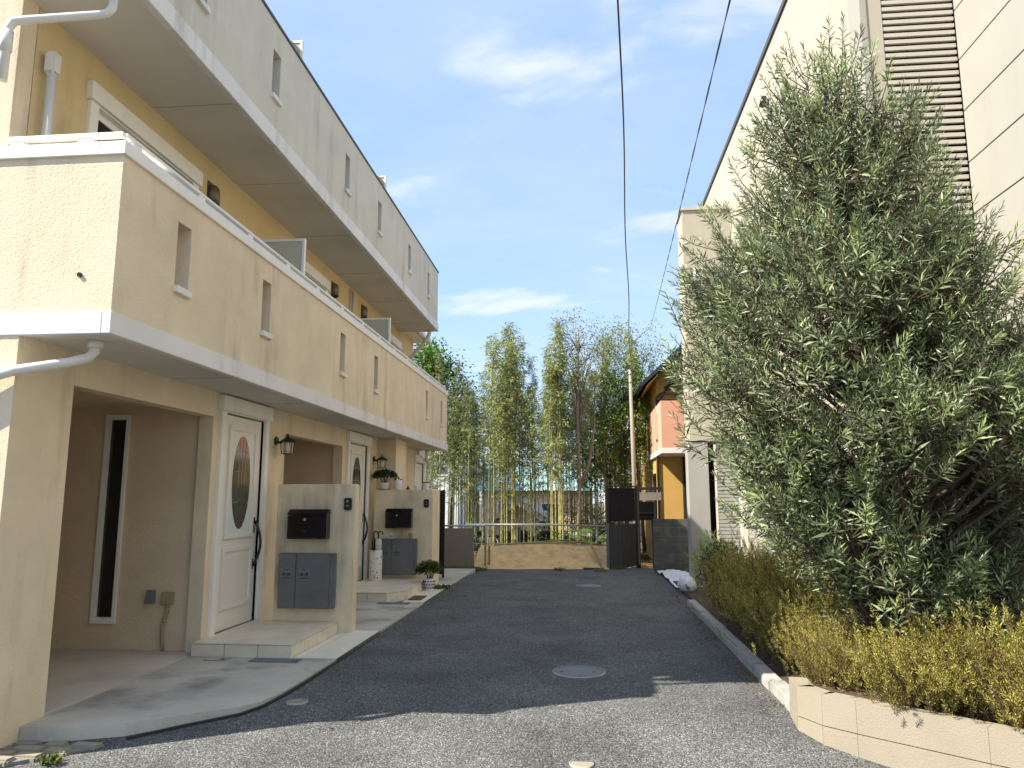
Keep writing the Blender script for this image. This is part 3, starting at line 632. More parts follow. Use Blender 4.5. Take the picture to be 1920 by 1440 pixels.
# worn marks left by removed letters
MB().box(-3.19, -2.98, 8.425, 8.4299, 1.565, 1.575).build('name_rail', gatecol, bpy.data.objects['gate_wall'], 0.001)
MB().box(-3.30, -3.05, 12.905, 12.9099, 1.465, 1.478).build('name_rail', gatecol, bpy.data.objects['gate_wall.001'], 0.001)
def lantern(y, label):
    x, z = GX, 2.14
    s = thing('wall_lantern', (x, y, z), label, 'lamp')
    MB().tube([(x, y, z + 0.06), (x + 0.022, y, z + 0.06)], [0.055, 0.045], 16).build('back_plate', black, s)
    MB().tube([(x + 0.02, y, z + 0.05), (x + 0.06, y, z + 0.03), (x + 0.10, y, z + 0.055), (x + 0.15, y, z + 0.09)], 0.012, 8).build('arm', black, s)
    cx = x + 0.15
    MB().lathe((cx, y, z), [(0.115, 0.04), (0.11, 0.048), (0.07, 0.075), (0.035, 0.10), (0.012, 0.105), (0.012, 0.135), (0.004, 0.15)], 6).build('roof', black, s)
    cg = MB()
    for k in range(6):
        a = math.pi / 3 * k + math.pi / 6
        cg.bar((cx + 0.085 * math.cos(a), y + 0.085 * math.sin(a), z + 0.045), (cx + 0.068 * math.cos(a), y + 0.068 * math.sin(a), z - 0.10), 0.008)
        b = a + math.pi / 3
        cg.bar((cx + 0.068 * math.cos(a), y + 0.068 * math.sin(a), z - 0.10), (cx + 0.068 * math.cos(b), y + 0.068 * math.sin(b), z - 0.10), 0.009)
    cg.build('cage', black, s)
    MB().lathe((cx, y, z), [(0.064, -0.098), (0.080, 0.04)], 6, False).build('glass', lampglass, s)
    MB().lathe((cx, y, z), [(0.013, 0.04), (0.013, 0.02), (0.028, -0.005), (0.03, -0.03), (0.018, -0.055), (0.002, -0.062)][::-1], 12).build('bulb', ceram, s)
lampglass = clearglass('lamp_glass', (0.85, 0.82, 0.74), 0.35, 0.15)
lantern(8.82, 'black six-sided wall lantern right of the nearer white door')
lantern(13.12, 'black six-sided wall lantern right of the farther white door, above the pots')
# house-number tag on the far parcel locker
tagp = thing('house_tag', (-3.32, 12.86, 0.82), 'tiny white house-shaped number tag standing on the farther parcel locker', 'tag')
MB().ext([(-3.37, 0.822), (-3.27, 0.822), (-3.27, 0.88), (-3.32, 0.915), (-3.37, 0.88)], 1, 12.84, 12.85).build('plate', ceram, tagp)
nm = MB()
for k, xx in enumerate((-3.352, -3.326, -3.300)):
    nm.box(xx, xx + 0.004, 12.837, 12.84, 0.838, 0.878)
    nm.box(xx + 0.010, xx + 0.014, 12.837, 12.84, 0.838, 0.878)
    nm.box(xx, xx + 0.014, 12.837, 12.84, 0.874, 0.878); nm.box(xx, xx + 0.014, 12.837, 12.84, 0.838, 0.842)
nm.build('numerals', black, tagp)
# pots and plants
def pot(name, c, r, h, mat, label, rim=0.01, foot=0.7):
    s = thing(name, c, label, 'plant pot')
    MB().lathe(c, [(r * foot, 0), (r * 0.9, h * 0.6), (r, h), (r - rim, h), (r - rim * 1.3, h - 0.015)], 24, False).build('pot', mat, s)
    MB().lathe(c, [(r * foot - 0.002, 0.002), (r - rim * 1.5, h - 0.018)], 20).build('soil', soil, s)
    return s
def bush_leaves(c, rx, ry, rz, n, L, W, mat, parent, name='foliage', hollow=0.3):
    d = nrm(rng.normal(size=(n, 3))); d[:, 2] = np.abs(d[:, 2]) * 1.0 - 0.25
    r = (hollow + (1 - hollow) * rng.random((n, 1)) ** 0.5)
    P = np.array(c) + d * r * np.array([rx, ry, rz]); D = d + rng.normal(size=(n, 3)) * 0.6 + np.array([0, 0, 0.4])
    me = leaf_mesh(name, P, D, L * rng.uniform(0.7, 1.2, (n, 1)), W * rng.uniform(0.8, 1.2, (n, 1)), mat)
    return link(bpy.data.objects.new(name, me), parent)
def stems(c, n, h, spread, r, mat, parent, name='stem'):
    for i in range(n):
        a = random.uniform(0, 6.28); s_ = spread * random.random()
        p0 = Vector(c) + Vector((math.cos(a), math.sin(a), 0)) * s_ * 0.25; p2 = Vector(c) + Vector((math.cos(a) * s_, math.sin(a) * s_, h * random.uniform(0.7, 1)))
        MB().tube([p0, (p0 + p2) / 2 + Vector((0, 0, h * 0.1)), p2], [r, r * 0.8, r * 0.5], 5).build('stem', mat, parent)
zt = 1.657
p = pot('potted_plant', (-3.50, 12.98, zt), 0.085, 0.12, ceram, 'round white pot of dark bushy jade plant on the gate wall')
MB().lathe((-3.50, 12.98, zt - 0.0), [(0.10, 0.0), (0.115, 0.012), (0.10, 0.014)], 20).build('saucer', plantermat, p)
stems((-3.50, 12.98, zt + 0.1), 12, 0.16, 0.17, 0.006, twigmat, p); bush_leaves((-3.50, 12.98, zt + 0.24), 0.22, 0.16, 0.13, 420, 0.05, 0.035, leaf_dk, p)
p = pot('potted_plant', (-3.26, 12.98, zt), 0.078, 0.16, ceram, 'tall plain white pot with a small sprout on the gate wall')
bush_leaves((-3.26, 12.98, zt + 0.16), 0.07, 0.07, 0.05, 24, 0.05, 0.02, leaf_dk, p)
p = pot('flower_pot', (-2.76, 12.98, zt), 0.07, 0.12, ceram, 'white lidded pot with a brown rim at the end of the gate wall')
MB().lathe((-2.76, 12.98, zt + 0.112), [(0.072, 0), (0.075, 0.01), (0.068, 0.02)], 20).build('lid', twigmat, p)
p = pot('flower_pot', (-2.92, 12.98, zt), 0.035, 0.075, ceram, 'tiny white cup standing left of the lidded pot')
s = thing('garden_ornament', (-3.08, 12.98, zt), 'tiny dark ornament alone on the middle of the gate wall top', 'ornament')
MB().lathe((-3.08, 12.98, zt), [(0.034, 0), (0.036, 0.02), (0.02, 0.035), (0.012, 0.05), (0.014, 0.06), (0.004, 0.075)], 12).build('body', twigmat, s)
p = pot('flower_pot', (-2.98, 12.86, 0.822), 0.04, 0.10, plantermat, 'small cream cup standing on the farther parcel locker', foot=0.8)
# potted bush by the wall end: pot with diamond relief
p = pot('potted_bush', (-2.56, 12.42, 0.022), 0.10, 0.19, ceram, 'round green bush in a white diamond-patterned pot by the tile strip')
dm = MB()
for r_ in range(3):
    for k in range(12):
        a = 2 * math.pi * (k + 0.5 * (r_ % 2)) / 12; rr = 0.079 + 0.009 * r_; c = Vector((-2.56 + rr * math.cos(a), 12.42 + rr * math.sin(a), 0.062 + 0.05 * r_))
        dm.obox(c, (-math.sin(a), math.cos(a), 1), (math.cos(a), math.sin(a), 0), (math.sin(a), -math.cos(a), 1), 0.011, 0.006, 0.011)
dm.build('diamond_relief', darkwood, p)
stems((-2.56, 12.42, 0.18), 14, 0.2, 0.16, 0.005, twigmat, p); bush_leaves((-2.56, 12.42, 0.33), 0.21, 0.20, 0.17, 900, 0.045, 0.022, leaf_dk, p); bush_leaves((-2.56, 12.42, 0.36), 0.21, 0.20, 0.17, 260, 0.045, 0.022, leaf_weed, p, hollow=0.8)
# umbrella stand
us = thing('umbrella_stand', (-3.50, 12.55, 0.15), 'white speckled cylinder umbrella stand on the farther step', 'umbrella stand')
m_, nt, N, L, b = new_mat('terrazzo'); vo = N.new('ShaderNodeTexVoronoi'); vo.inputs['Scale'].default_value = 20; geo = N.new('ShaderNodeNewGeometry'); L.new(geo.outputs['Position'], vo.inputs['Vector'])
rp = N.new('ShaderNodeValToRGB'); rp.color_ramp.interpolation = 'CONSTANT'; rp.color_ramp.elements[0].color = (0.02, 0.02, 0.02, 1); rp.color_ramp.elements[1].color = (0.66, 0.64, 0.58, 1); rp.color_ramp.elements[1].position = 0.24
L.new(vo.outputs['Distance'], rp.inputs[0]); L.new(rp.outputs[0], b.inputs['Base Color']); b.inputs['Roughness'].default_value = 0.4
MB().lathe((-3.50, 12.55, 0.152), [(0.105, 0), (0.108, 0.01), (0.108, 0.49), (0.10, 0.495), (0.098, 0.47)], 32, False).build('body', m_, us)
MB().lathe((-3.50, 12.55, 0.155), [(0.10, 0.0), (0.10, 0.45)], 24).build('inside', black, us)
plast = clearglass('clear_plastic', (0.80, 0.82, 0.85), 0.55, 0.2)
for k, (ox, oy, hcol, ccol, lab) in enumerate(((-0.045, 0.0, black, black, 'folded black umbrella leaning left in the speckled stand'), (0.02, 0.04, black, plast, 'folded clear plastic umbrella with black handle at the back of the speckled stand'), (0.05, -0.03, twigmat, plast, 'folded clear plastic umbrella with brown crook handle at the front of the speckled stand'))):
    bx, by = -3.50 + ox, 12.55 + oy; u = thing('umbrella', (bx, by, 0.6), lab, 'umbrella')
    MB().lathe((bx, by, 0.60), [(0.012, -0.05), (0.045, 0.0), (0.055, 0.16), (0.05, 0.24), (0.012, 0.20)] if k else [(0.012, -0.05), (0.03, 0.0), (0.035, 0.2), (0.01, 0.27)], 14, False).build('canopy', ccol, u)
    MB().tube([(bx, by, 0.58), (bx, by, 0.92)] + [(bx + 0.035 - 0.035 * math.cos(a), by, 0.92 + 0.035 * math.sin(a)) for a in np.linspace(0.3, 3.6, 9)], 0.011 if k == 0 else 0.008, 8).build('handle', hcol, u)

# ------------------------------------------------------------------ covers in the ground
def cover(name, x, y, r, mat, label, ribs=True):
    z = gz(x, y); s = thing(name, (x, y, z), label, 'manhole cover')
    MB().lathe((x, y, z - 0.02), [(r * 1.08, 0), (r * 1.08, 0.027), (r * 1.02, 0.027)], 40, False).build('rim', rimwhite, s)
    MB().lathe((x, y, z - 0.02), [(r * 1.0, 0), (r * 1.0, 0.024)], 40).build('lid', mat, s)
    if ribs:
        q = MB(); k = -r * 0.85
        while k < r * 0.86:
            h = math.sqrt(max(r * r * 0.86 - k * k, 0.0)); q.box(x + k - 0.006, x + k + 0.006, y - h, y + h, z + 0.003, z + 0.0075); k += 0.026
        q.build('rib', mat, s)
        for sx in (-0.72, 0.6): MB().tube([(x + sx * r, y - 0.02, z + 0.0035), (x + sx * r, y - 0.02, z + 0.009)], 0.014, 12).build('lift_hole', black, s)
cover('manhole_cover', -0.07, 6.87, 0.215, iron, 'round ribbed grey manhole cover in the middle of the lane near the shadow edge')
cover('manhole_cover', 0.04, 13.48, 0.20, iron, 'farther round grey manhole cover in the shaded part of the lane')
cover('drain_cap', -0.04, 4.87, 0.07, plantermat, 'small pale round drain cap in the sunlit asphalt', False)
cover('drain_cap', -2.17, 5.72, 0.075, greywall, 'small round concrete cap beside the apron edge', False)
def plate(x0, x1, y0, y1, mat, label):
    s = thing('meter_cover', ((x0 + x1) / 2, y0, 0.02), label, 'cover plate')
    MB().box(x0, x1, y0, y1, -0.02, 0.0235).build('frame', iron, s); MB().box(x0 + 0.012, x1 - 0.012, y0 + 0.012, y1 - 0.012, 0.0, 0.0275).build('lid', mat, s, 0.002)
    MB().box(x1 - 0.07, x1 - 0.02, y0 + 0.03, y0 + 0.08, 0.026, 0.0295).build('finger_tab', black, s)
plate(-3.53, -3.32, 6.90, 7.05, concrete, 'small concrete-filled cover plate left of the blue one')
plate(-3.10, -2.63, 6.88, 7.05, blueplate, 'blue-grey rectangular cover plate in the concrete before the nearer step')
plate(-2.97, -2.5, 10.72, 10.90, blueplate, 'blue-grey rectangular cover plate before the farther step')
MB_ = thing('door_mat', (-2.5, 11.3, 0.022), 'small brown mat lying on the tile strip by the farther step', 'mat')
MB().box(-2.62, -2.42, 11.15, 11.62, 0.022, 0.034).build('pad', twigmat, MB_, 0.004)

# ------------------------------------------------------------------ cream building on the right
RB = thing('cream_building', (2.85, 7.2, 0), 'large cream building on the right with a tall louvred strip and flat dark-edged roof', 'building')
FX, NX, LY = 2.85, 3.745, 7.2
def rpart(name, mb, mat, bevel=0.0): return mb.build(name, mat, RB, bevel)
rpart('wall', MB().wall(0, FX, FX + 0.2, LY, 17.4, -0.3, 8.22, [(10.58, 10.88, 6.28, 7.25), (11.7, 13.7, 0.0, 1.80), (12.2, 12.5, 4.1, 5.0)]), facade)
rpart('back_wall', MB().wall(0, 9.0, 9.2, -2, 17.4, -0.3, 8.2).wall(1, 17.2, 17.4, FX + 0.2, 9.0, -0.3, 8.2).wall(1, -2.2, -2.0, NX, 9.2, -0.3, 9.5), facade)
rpart('roof', MB().box(FX + 0.03, 9.2, LY + 0.05, 17.4, 8.05, 8.18).box(NX + 0.1, 9.2, -2, LY, 9.4, 9.55), facade)
rpart('coping', MB().box(FX - 0.03, FX + 0.24, LY - 0.03, 17.43, 8.222, 8.30), cap_dark)
rpart('corner_board', MB().box(FX - 0.012, FX + 0.05, LY - 0.012, LY + 0.30, 0.2, 8.2), siding)
for (a, b, c, d) in ((10.58, 10.88, 6.28, 7.25), (12.2, 12.5, 4.1, 5.0)):
    w = rpart('window', MB().wall(0, FX - 0.012, FX + 0.10, a, b, c, d, [(a + 0.03, b - 0.03, c + 0.03, d - 0.03)]), trim)
    MB().box(FX + 0.03, FX + 0.04, a + 0.02, b - 0.02, c + 0.02, d - 0.02).build('pane', skyglass, w)
# spot lamp high on the wall
sp = rpart('spot_lamp', MB().tube([(FX, 10.82, 7.42), (FX - 0.05, 10.82, 7.42)], 0.05, 14).tube([(FX - 0.06, 10.82, 7.50), (FX - 0.09, 10.80, 7.36)], [0.04, 0.055], 14), black)
# half-open shutter and recess
rpart('recess', MB().box(FX + 0.5, FX + 0.55, 11.5, 13.9, -0.2, 2.0).box(FX + 0.2, FX + 0.5, 11.5, 11.68, -0.2, 2.0).box(FX + 0.2, FX + 0.5, 13.72, 13.9, -0.2, 2.0).box(FX + 0.2, FX + 0.5, 11.7, 13.7, 1.81, 1.95), darkin)
sh = rpart('shutter', MB().box(FX + 0.05, FX + 0.07, 11.7, 13.7, 0.0, 1.18), greylow)
sl = MB().box(FX + 0.036, FX + 0.052, 11.7, 13.7, -0.03, 0.03).mesh('shutter_slat', greylow, 0.004)
for k in range(17): inst('shutter_slat', sl, (0, 0, 0.06 + 0.066 * k), sh)
for k in range(6):
    rpart('cladding_panel', MB().box(FX - 0.02, FX - 0.002, 8.6 + 0.5 * k + 0.006, 9.1 + 0.5 * k - 0.006, 0.05, 2.05), greylow, 0.003)
# louvre facing the camera
lv = rpart('louvre', MB().box(FX + 0.05, NX + 0.02, LY + 0.10, LY + 0.14, 0.3, 9.4), darkin)
sm = MB().ext([(0.0, 0.0), (0.0, 0.042), (0.035, 0.046), (0.035, 0.004)], 0, 0.0, NX - FX - 0.062).mesh('slat', slatmat, 0.002)
z = 0.42; 
while z < 8.9: inst('slat', sm, (FX + 0.055, LY + 0.005, z), lv); z += 0.0725
for xx in (FX + 0.052, FX + 0.45, NX - 0.03): MB().box(xx, xx + 0.02, LY + 0.045, LY + 0.09, 0.35, 9.0).build('post', darkin, lv)
# near wall in long siding panels
nw = rpart('near_wall', MB().box(NX + 0.012, NX + 0.2, -2, LY + 0.2, -0.3, 9.5), darkin)
zz = [0.1, 1.03, 1.56, 2.09, 2.62, 3.14, 3.67, 4.19, 4.71, 5.24, 5.78, 6.31, 6.84, 7.37, 7.9, 8.43, 8.96, 9.48]
for a, b in zip(zz[:-1], zz[1:]):
    for y0, y1 in ((-2.0, 3.0), (3.0, LY - 0.004)):
        MB().box(NX - 0.004, NX + 0.010, y0 + 0.002, y1 - 0.002, a + 0.0055, b - 0.0055).build('siding_panel', siding, nw, 0.003)
# projecting wing at the far end
BY = 14.0
rpart('wing_wall', MB().wall(1, BY, BY + 0.2, 1.95, FX, 2.55, 7.0, [(2.14, 2.30, 5.22, 5.85)]).wall(0, 1.95, 2.13, BY + 0.2, 14.7, 2.55, 7.0).wall(1, 14.5, 14.7, 2.13, FX, 2.55, 7.0), facade)
rpart('wing_coping', MB().box(1.92, FX - 0.04, BY - 0.03, 14.73, 7.0, 7.06), slatmat)
w = rpart('window', MB().wall(1, BY - 0.01, BY + 0.1, 2.14, 2.30, 5.22, 5.85, [(2.165, 2.275, 5.25, 5.82)]), trim); MB().box(2.16, 2.28, BY + 0.03, BY + 0.04, 5.24, 5.83).build('pane', skyglass, w)
rpart('wing_pillar', MB().box(1.905, 2.27, BY + 0.02, BY + 0.4, -0.3, 2.56), greylow, 0.006)
rpart('wing_soffit', MB().box(1.96, FX - 0.01, BY + 0.02, 14.68, 2.53, 2.60), greylow)
rpart('wing_recess', MB().box(2.2, 2.45, BY + 0.5, BY + 0.55, -0.2, 2.55), darkin)
sh2 = rpart('wing_shutter', MB().box(2.43, FX - 0.05, BY + 0.10, BY + 0.13, -0.1, 2.54), greylow)
sl2 = MB().box(2.43, FX - 0.052, BY + 0.086, BY + 0.102, -0.028, 0.028).mesh('shutter_slat', greylow, 0.004)
for k in range(38): inst('shutter_slat', sl2, (0, 0, 0.03 + 0.066 * k), sh2)
rpart('jamb', MB().box(FX - 0.048, FX - 0.004, BY - 0.02, BY + 0.12, -0.1, 2.55), trim)

# ------------------------------------------------------------------ block wall, white sheet, bag
bw = thing('block_wall', (1.5, 17, 0), 'weathered dark concrete block wall at the right end of the lane', 'wall')
MB().box(1.507, 2.72, 17.008, 17.092, -0.3, 1.055).build('mortar', mortar, bw)
bl = {}
for r_ in range(7):
    z0 = 1.06 - 0.19 * (r_ + 1); x = 1.5; first = True
    while x < 2.7:
        w_ = 0.19 if (first and r_ % 2) else 0.385
        w_ = min(w_, 2.72 - x); first = False
        key = round(w_, 3)
        if key not in bl: bl[key] = MB().box(0.0045, key - 0.0045, 0, 0.1, 0.0045, 0.1855).mesh('block', blockmat, 0.004)
        inst('block', bl[key], (x, 17.0, z0), bw); x += w_ + 1e-4
# crumpled white ground sheet
ws = sheet('ground_sheet', whitem, np.linspace(1.50, 2.15, 22), np.linspace(13.0, 16.85, 60), lambda x, y: gz(x, y) + 0.035 + 0.05 * max(0, math.sin(9 * x + 2.1 * y) * math.sin(3.3 * y + 5 * x)) + 0.012 * math.sin(31 * x) * math.sin(17 * y))
tag(ws, 'crumpled white sheet spread on the ground before the block wall', 'sheet')
bg_ = thing('sandbag', (1.62, 12.6, 0.0), 'slumped white plastic bag at the edge of the hedge by the white sheet', 'bag')
V = []; F = []; n1, n2 = 14, 9
for i in range(n2):
    t = math.pi * i / (n2 - 1)
    for k in range(n1):
        a = 2 * math.pi * k / n1; rr = math.sin(t) ** 0.7 * (1 + 0.12 * math.sin(5 * a + 3 * t) + 0.08 * math.sin(9 * a + i))
        V.append((1.63 + 0.14 * rr * math.cos(a), 12.6 + 0.30 * rr * math.sin(a), 0.13 - 0.13 * math.cos(t) * (1 + 0.1 * math.sin(3 * a))))
F = [(i * n1 + k, i * n1 + (k + 1) % n1, (i + 1) * n1 + (k + 1) % n1, (i + 1) * n1 + k) for i in range(n2 - 1) for k in range(n1)]
MB().add(V, F, True).build('sack', whitem, bg_); MB().tube([(1.60, 12.28, 0.12), (1.585, 12.20, 0.17), (1.60, 12.13, 0.19)], [0.03, 0.02, 0.045], 8).build('tied_neck', whitem, bg_)

# ------------------------------------------------------------------ end of the lane
gw = thing('low_wall', (-3.0, 17.9, 0), 'low brown-grey rendered wall at the left end of the lane', 'wall')
MB().box(-5.2, -2.64, 17.9, 18.05, -0.34, 0.80).build('wall', greywall, gw, 0.008)
MB().tube([(-5.2, 17.97, 0.86), (-2.40, 17.97, 0.86), (-2.36, 17.97, 0.84), (-2.36, 17.97, -0.3)], 0.022, 10).build('rail', galv, gw)
for xx in (-4.6, -3.6, -2.75): MB().tube([(xx, 17.97, 0.78), (xx, 17.97, 0.86)], 0.018, 8).build('bracket', galv, gw)
bp = thing('screen_panel', (-3.0, 14.4, 0), 'black slatted screen just behind the gate wall with potted plants', 'screen')
MB().box(-3.40, -3.36, 14.38, 14.42, 0, 1.67).box(-2.72, -2.68, 14.38, 14.42, 0, 1.67).build('post', black, bp)
sm2 = MB().box(-3.36, -2.72, 14.39, 14.41, -0.045, 0.045).mesh('slat', black, 0.003)
for k in range(16): inst('slat', sm2, (0, 0, 0.14 + 0.098 * k), bp)
MB().box(-3.36, -2.72, 14.412, 14.42, 0.08, 1.66).build('backing', darkin, bp)
# sandy mound
def mz(x, y):
    t = sstep(17.75, 19.25, y - 0.10 * x); e = sstep(-2.75, -2.45, x)
    h = -0.17 + 0.475 * t + 0.06 * math.exp(-((x + 1.1) / 0.9) ** 2) * t - 0.05 * math.exp(-((y - 18.4) / 0.35) ** 2) * math.cos(1.3 * (x + 1.0))
    h += 0.014 * math.sin(7 * x + 3 * y) * math.sin(5 * y - 2 * x) + 0.008 * math.sin(19 * x) * math.sin(23 * y + x)
    return h if y < 19.6 else h - 0.22 * sstep(19.6, 20.6, y)
md = sheet('sand_bank', sand, np.linspace(-2.62, 0.54, 90), np.linspace(17.55, 20.8, 80), mz); tag(md, kind='structure')
cl = MB()
pts_r = np.random.default_rng(3)
V = []; F = []
for i in range(240):
    x = pts_r.uniform(-2.5, 0.5); y = pts_r.uniform(17.9, 19.5); r = pts_r.uniform(0.008, 0.03); z = mz(x, y)
    for d in ((1, 0, 0), (0, 1, 0), (-1, 0, 0), (0, -1, 0), (0, 0, 1)): V.append((x + d[0] * r * pts_r.uniform(.6, 1.2), y + d[1] * r * pts_r.uniform(.6, 1.2), z + d[2] * r))
    o = i * 5; F += [(o, o + 1, o + 4), (o + 1, o + 2, o + 4), (o + 2, o + 3, o + 4), (o + 3, o, o + 4)]
cl.add(V, F); tag(cl.build('clods', sand), 'loose clods of earth on the sandy bank', 'clods', kind='stuff')
# stakes and planks
st = thing('wooden_stake', (-2.28, 18.0, -0.1), 'upright timber stake at the left foot of the sandy bank', 'stake'); MB().box(-2.30, -2.25, 18.0, 18.05, -0.15, 0.40).build('post', wood, st, 0.004)
st = thing('wooden_plank', (0.35, 18.3, -0.1), 'timber plank leaning on the right side of the sandy bank', 'plank'); MB().bar((0.40, 18.1, -0.12), (0.12, 18.75, 0.42), 0.06, 0.025).build('board', wood, st, 0.003)
st = thing('flat_board', (0.1, 18.0, -0.1), 'dark flat board lying at the right foot of the bank', 'board'); MB().box(-0.05, 0.42, 17.86, 17.98, -0.125, -0.09).build('board', darkwood, st, 0.003)
for i, (x0, x1, z0, z1, y) in enumerate(((-2.3, -0.4, 0.33, 0.47, 19.25), (-1.6, 0.0, 0.38, 0.42, 19.15), (-0.9, 0.45, 0.48, 0.34, 19.35))):
    st = thing('bamboo_pole', ((x0 + x1) / 2, y, 0.4), ('long cut bamboo pole lying along the left top of the sandy bank', 'cut bamboo pole lying across the middle top of the sandy bank', 'cut bamboo pole sloping down the right top of the sandy bank')[i], 'pole', 'cut poles on the bank')
    MB().tube([(x0, y, z0), (x1, y + 0.1, z1)], 0.02, 8).build('pole', culm_y, st)
# pipe fence
pf = thing('pipe_fence', (-1.2, 19.6, 0), 'thin galvanised pipe fence along the top of the sandy bank', 'fence')
MB().tube([(-3.1, 19.6, 0.83), (-0.9, 19.6, 0.84), (0.52, 19.6, 0.80)], 0.024, 8).build('rail', galv, pf)
for xx in (-2.55, -1.75, -0.55, 0.3): MB().tube([(xx, 19.6, -0.1), (xx, 19.6, 0.83)], 0.018, 8).build('post', galv, pf)
MB().tube([(-3.1, 19.62, 0.35), (0.52, 19.62, 0.33)], 0.012, 6).build('rail', galv, pf)
# dark slatted fence and boards
df = thing('slatted_fence', (0.9, 18.3, 0), 'dark brown horizontal-slat fence panel above the vertical boards', 'fence')
fa, fb = Vector((0.55, 18.35, 0)), Vector((1.27, 18.95, 0)); fd = (fb - fa).normalized(); fn = Vector((-fd.y, fd.x, 0)); fl_ = (fb - fa).length
for k in range(14):
    c = (fa + fb) / 2; c.z = 0.98 + 0.058 * k; MB().obox(c, fd, fn, (0, 0, 1), fl_ / 2, 0.008, 0.022).build('slat', darkin, df)
for t in (0.0, 1.0): c = fa.lerp(fb, t); MB().box(c.x - 0.025, c.x + 0.025, c.y - 0.02, c.y + 0.03, -0.2, 1.80).build('post', black, df)
c = (fa + fb) / 2 + fn * 0.02; c.z = 1.36; MB().obox(c, fd, fn, (0, 0, 1), fl_ / 2 - 0.03, 0.004, 0.40).build('backing', darkin, df)
c = (fa + fb) / 2; c.z = 1.80; MB().obox(c, fd, fn, (0, 0, 1), fl_ / 2 + 0.03, 0.03, 0.015).build('cap_rail', black, df)
bf = thing('board_fence', (0.9, 18.2, 0), 'low dark vertical-board fence under the slatted panel', 'fence')
fa, fb = Vector((0.58, 18.15, 0)), Vector((1.30, 19.4, 0)); fd = (fb - fa).normalized(); fn = Vector((-fd.y, fd.x, 0)); n = 11; L_ = (fb - fa).length / n
for k in range(n):
    c = fa + fd * L_ * (k + 0.5); c.z = 0.36 + random.uniform(-.006, .006); MB().obox(c + fn * random.uniform(0, .006), fd, fn, (0, 0, 1), L_ / 2 - 0.005, 0.01, 0.52).build('board', darkwood, bf)
MB().box(0.50, 0.57, 18.10, 18.17, -0.3, 0.92).build('post', greybox, bf, 0.005)
# letterbox on legs by the yellow house
lb = thing('letterbox_stand', (1.55, 19.9, 0), 'black letterbox on thin legs between the dark fence and the yellow house', 'letterbox')
MB().box(1.36, 1.78, 19.85, 20.05, 0.95, 1.42).build('box', satin, lb, 0.01); MB().box(1.34, 1.80, 19.83, 20.06, 1.12, 1.15).build('shelf', black, lb)
for xx in (1.40, 1.74): MB().box(xx - 0.02, xx + 0.02, 19.93, 19.97, -0.3, 0.95).build('leg', black, lb)
gb = thing('gate_beam', (1.6, 19.6, 0), 'dark timber cross beam between the slatted fence and the yellow house', 'beam')
MB().box(1.33, 1.38, 19.55, 19.60, -0.3, 1.72).build('post', darkin, gb); MB().box(1.30, 1.98, 19.54, 19.61, 1.72, 1.79).build('beam', darkin, gb); MB().box(1.39, 1.95, 19.56, 19.585, 1.46, 1.66).build('sign_board', greywall, gb)

# ------------------------------------------------------------------ yellow house with pink balcony
YH = thing('yellow_house', (3, 20.4, 0), 'small yellow house with a pink balcony and dark gabled roof beyond the block wall', 'house')
def yp(name, mb, mat, bevel=0.0): return mb.build(name, mat, YH, bevel)
yp('wall', MB().wall(1, 20.5, 20.7, 2.0, 6.0, -0.3, 4.9, [(2.62, 2.74, -0.2, 2.3), (2.86, 3.2, 1.0, 1.75), (2.75, 3.5, 3.4, 4.7)]).wall(0, 2.0, 2.2, 20.7, 27, -0.3, 4.9, [(21.3, 22.0, 0.8, 2.2), (24, 25, 3.1, 4.2)]).wall(1, 26.8, 27, 2.2, 6, -0.3, 4.9), yellowm)
# gable triangle
yp('gable', MB().ext([(2.0, 4.9), (6.0, 4.9), (6.0, 7.6), (4.2, 6.9)], 1, 20.52, 20.68), yellowm)
rf = yp('roof', MB().ext([(1.60, 4.50), (1.62, 4.64), (4.2, 7.05), (6.8, 4.64), (6.8, 4.50), (4.2, 6.88)], 1, 20.05, 27.3), roofm)
MB().tube([(1.56, 20.0, 4.54), (1.56, 27.3, 4.54)], 0.06, 10).build('gutter', roofm, rf); MB().ext([(1.70, 4.50), (2.02, 4.83), (2.02, 4.78), (1.70, 4.46)], 1, 20.1, 27.2).build('eave_board', yellowm, rf)
pr = yp('porch_roof', MB().ext([(2.28, 4.48), (2.28, 4.60), (3.6, 5.9), (3.6, 5.78)], 1, 19.2, 20.5), roofm)
MB().ext([(2.36, 4.44), (2.36, 4.49), (3.6, 5.74), (3.6, 5.69)], 1, 19.25, 20.5).build('soffit', yellowm, pr)
MB().tube([(2.25, 19.2, 4.50), (2.25, 20.5, 4.50)], 0.045, 10).build('gutter', roofm, pr); MB().tube([(2.25, 20.3, 4.46), (2.2, 20.4, 4.36), (2.05, 20.46, 4.30), (1.97, 20.47, 4.2), (1.97, 20.47, 0)], 0.03, 8).build('downpipe', cap_dark, pr)
bc = yp('balcony', MB().wall(0, 1.95, 2.08, 19.0, 23.5, 2.75, 3.95, [(20.0, 20.2, 3.05, 3.72), (21.6, 21.8, 3.05, 3.72)]).wall(1, 19.0, 19.13, 2.08, 3.3, 2.75, 3.95), pinkm)
MB().box(1.93, 3.3, 18.98, 23.52, 2.62, 2.75).build('slab', bandmat, bc, 0.006)
rl = MB(); rl.bar((2.02, 19.06, 4.12), (2.02, 23.45, 4.12), 0.05, 0.04); rl.bar((2.02, 19.06, 4.12), (3.3, 19.06, 4.12), 0.05, 0.04); rl.box(1.97, 2.07, 19.02, 23.5, 3.952, 3.99); rl.box(2.071, 3.3, 19.02, 19.12, 3.952, 3.99)
for xx in (2.04, 2.32, 2.6, 2.88, 3.16): rl.box(xx - 0.012, xx + 0.012, 19.045, 19.075, 3.99, 4.11)
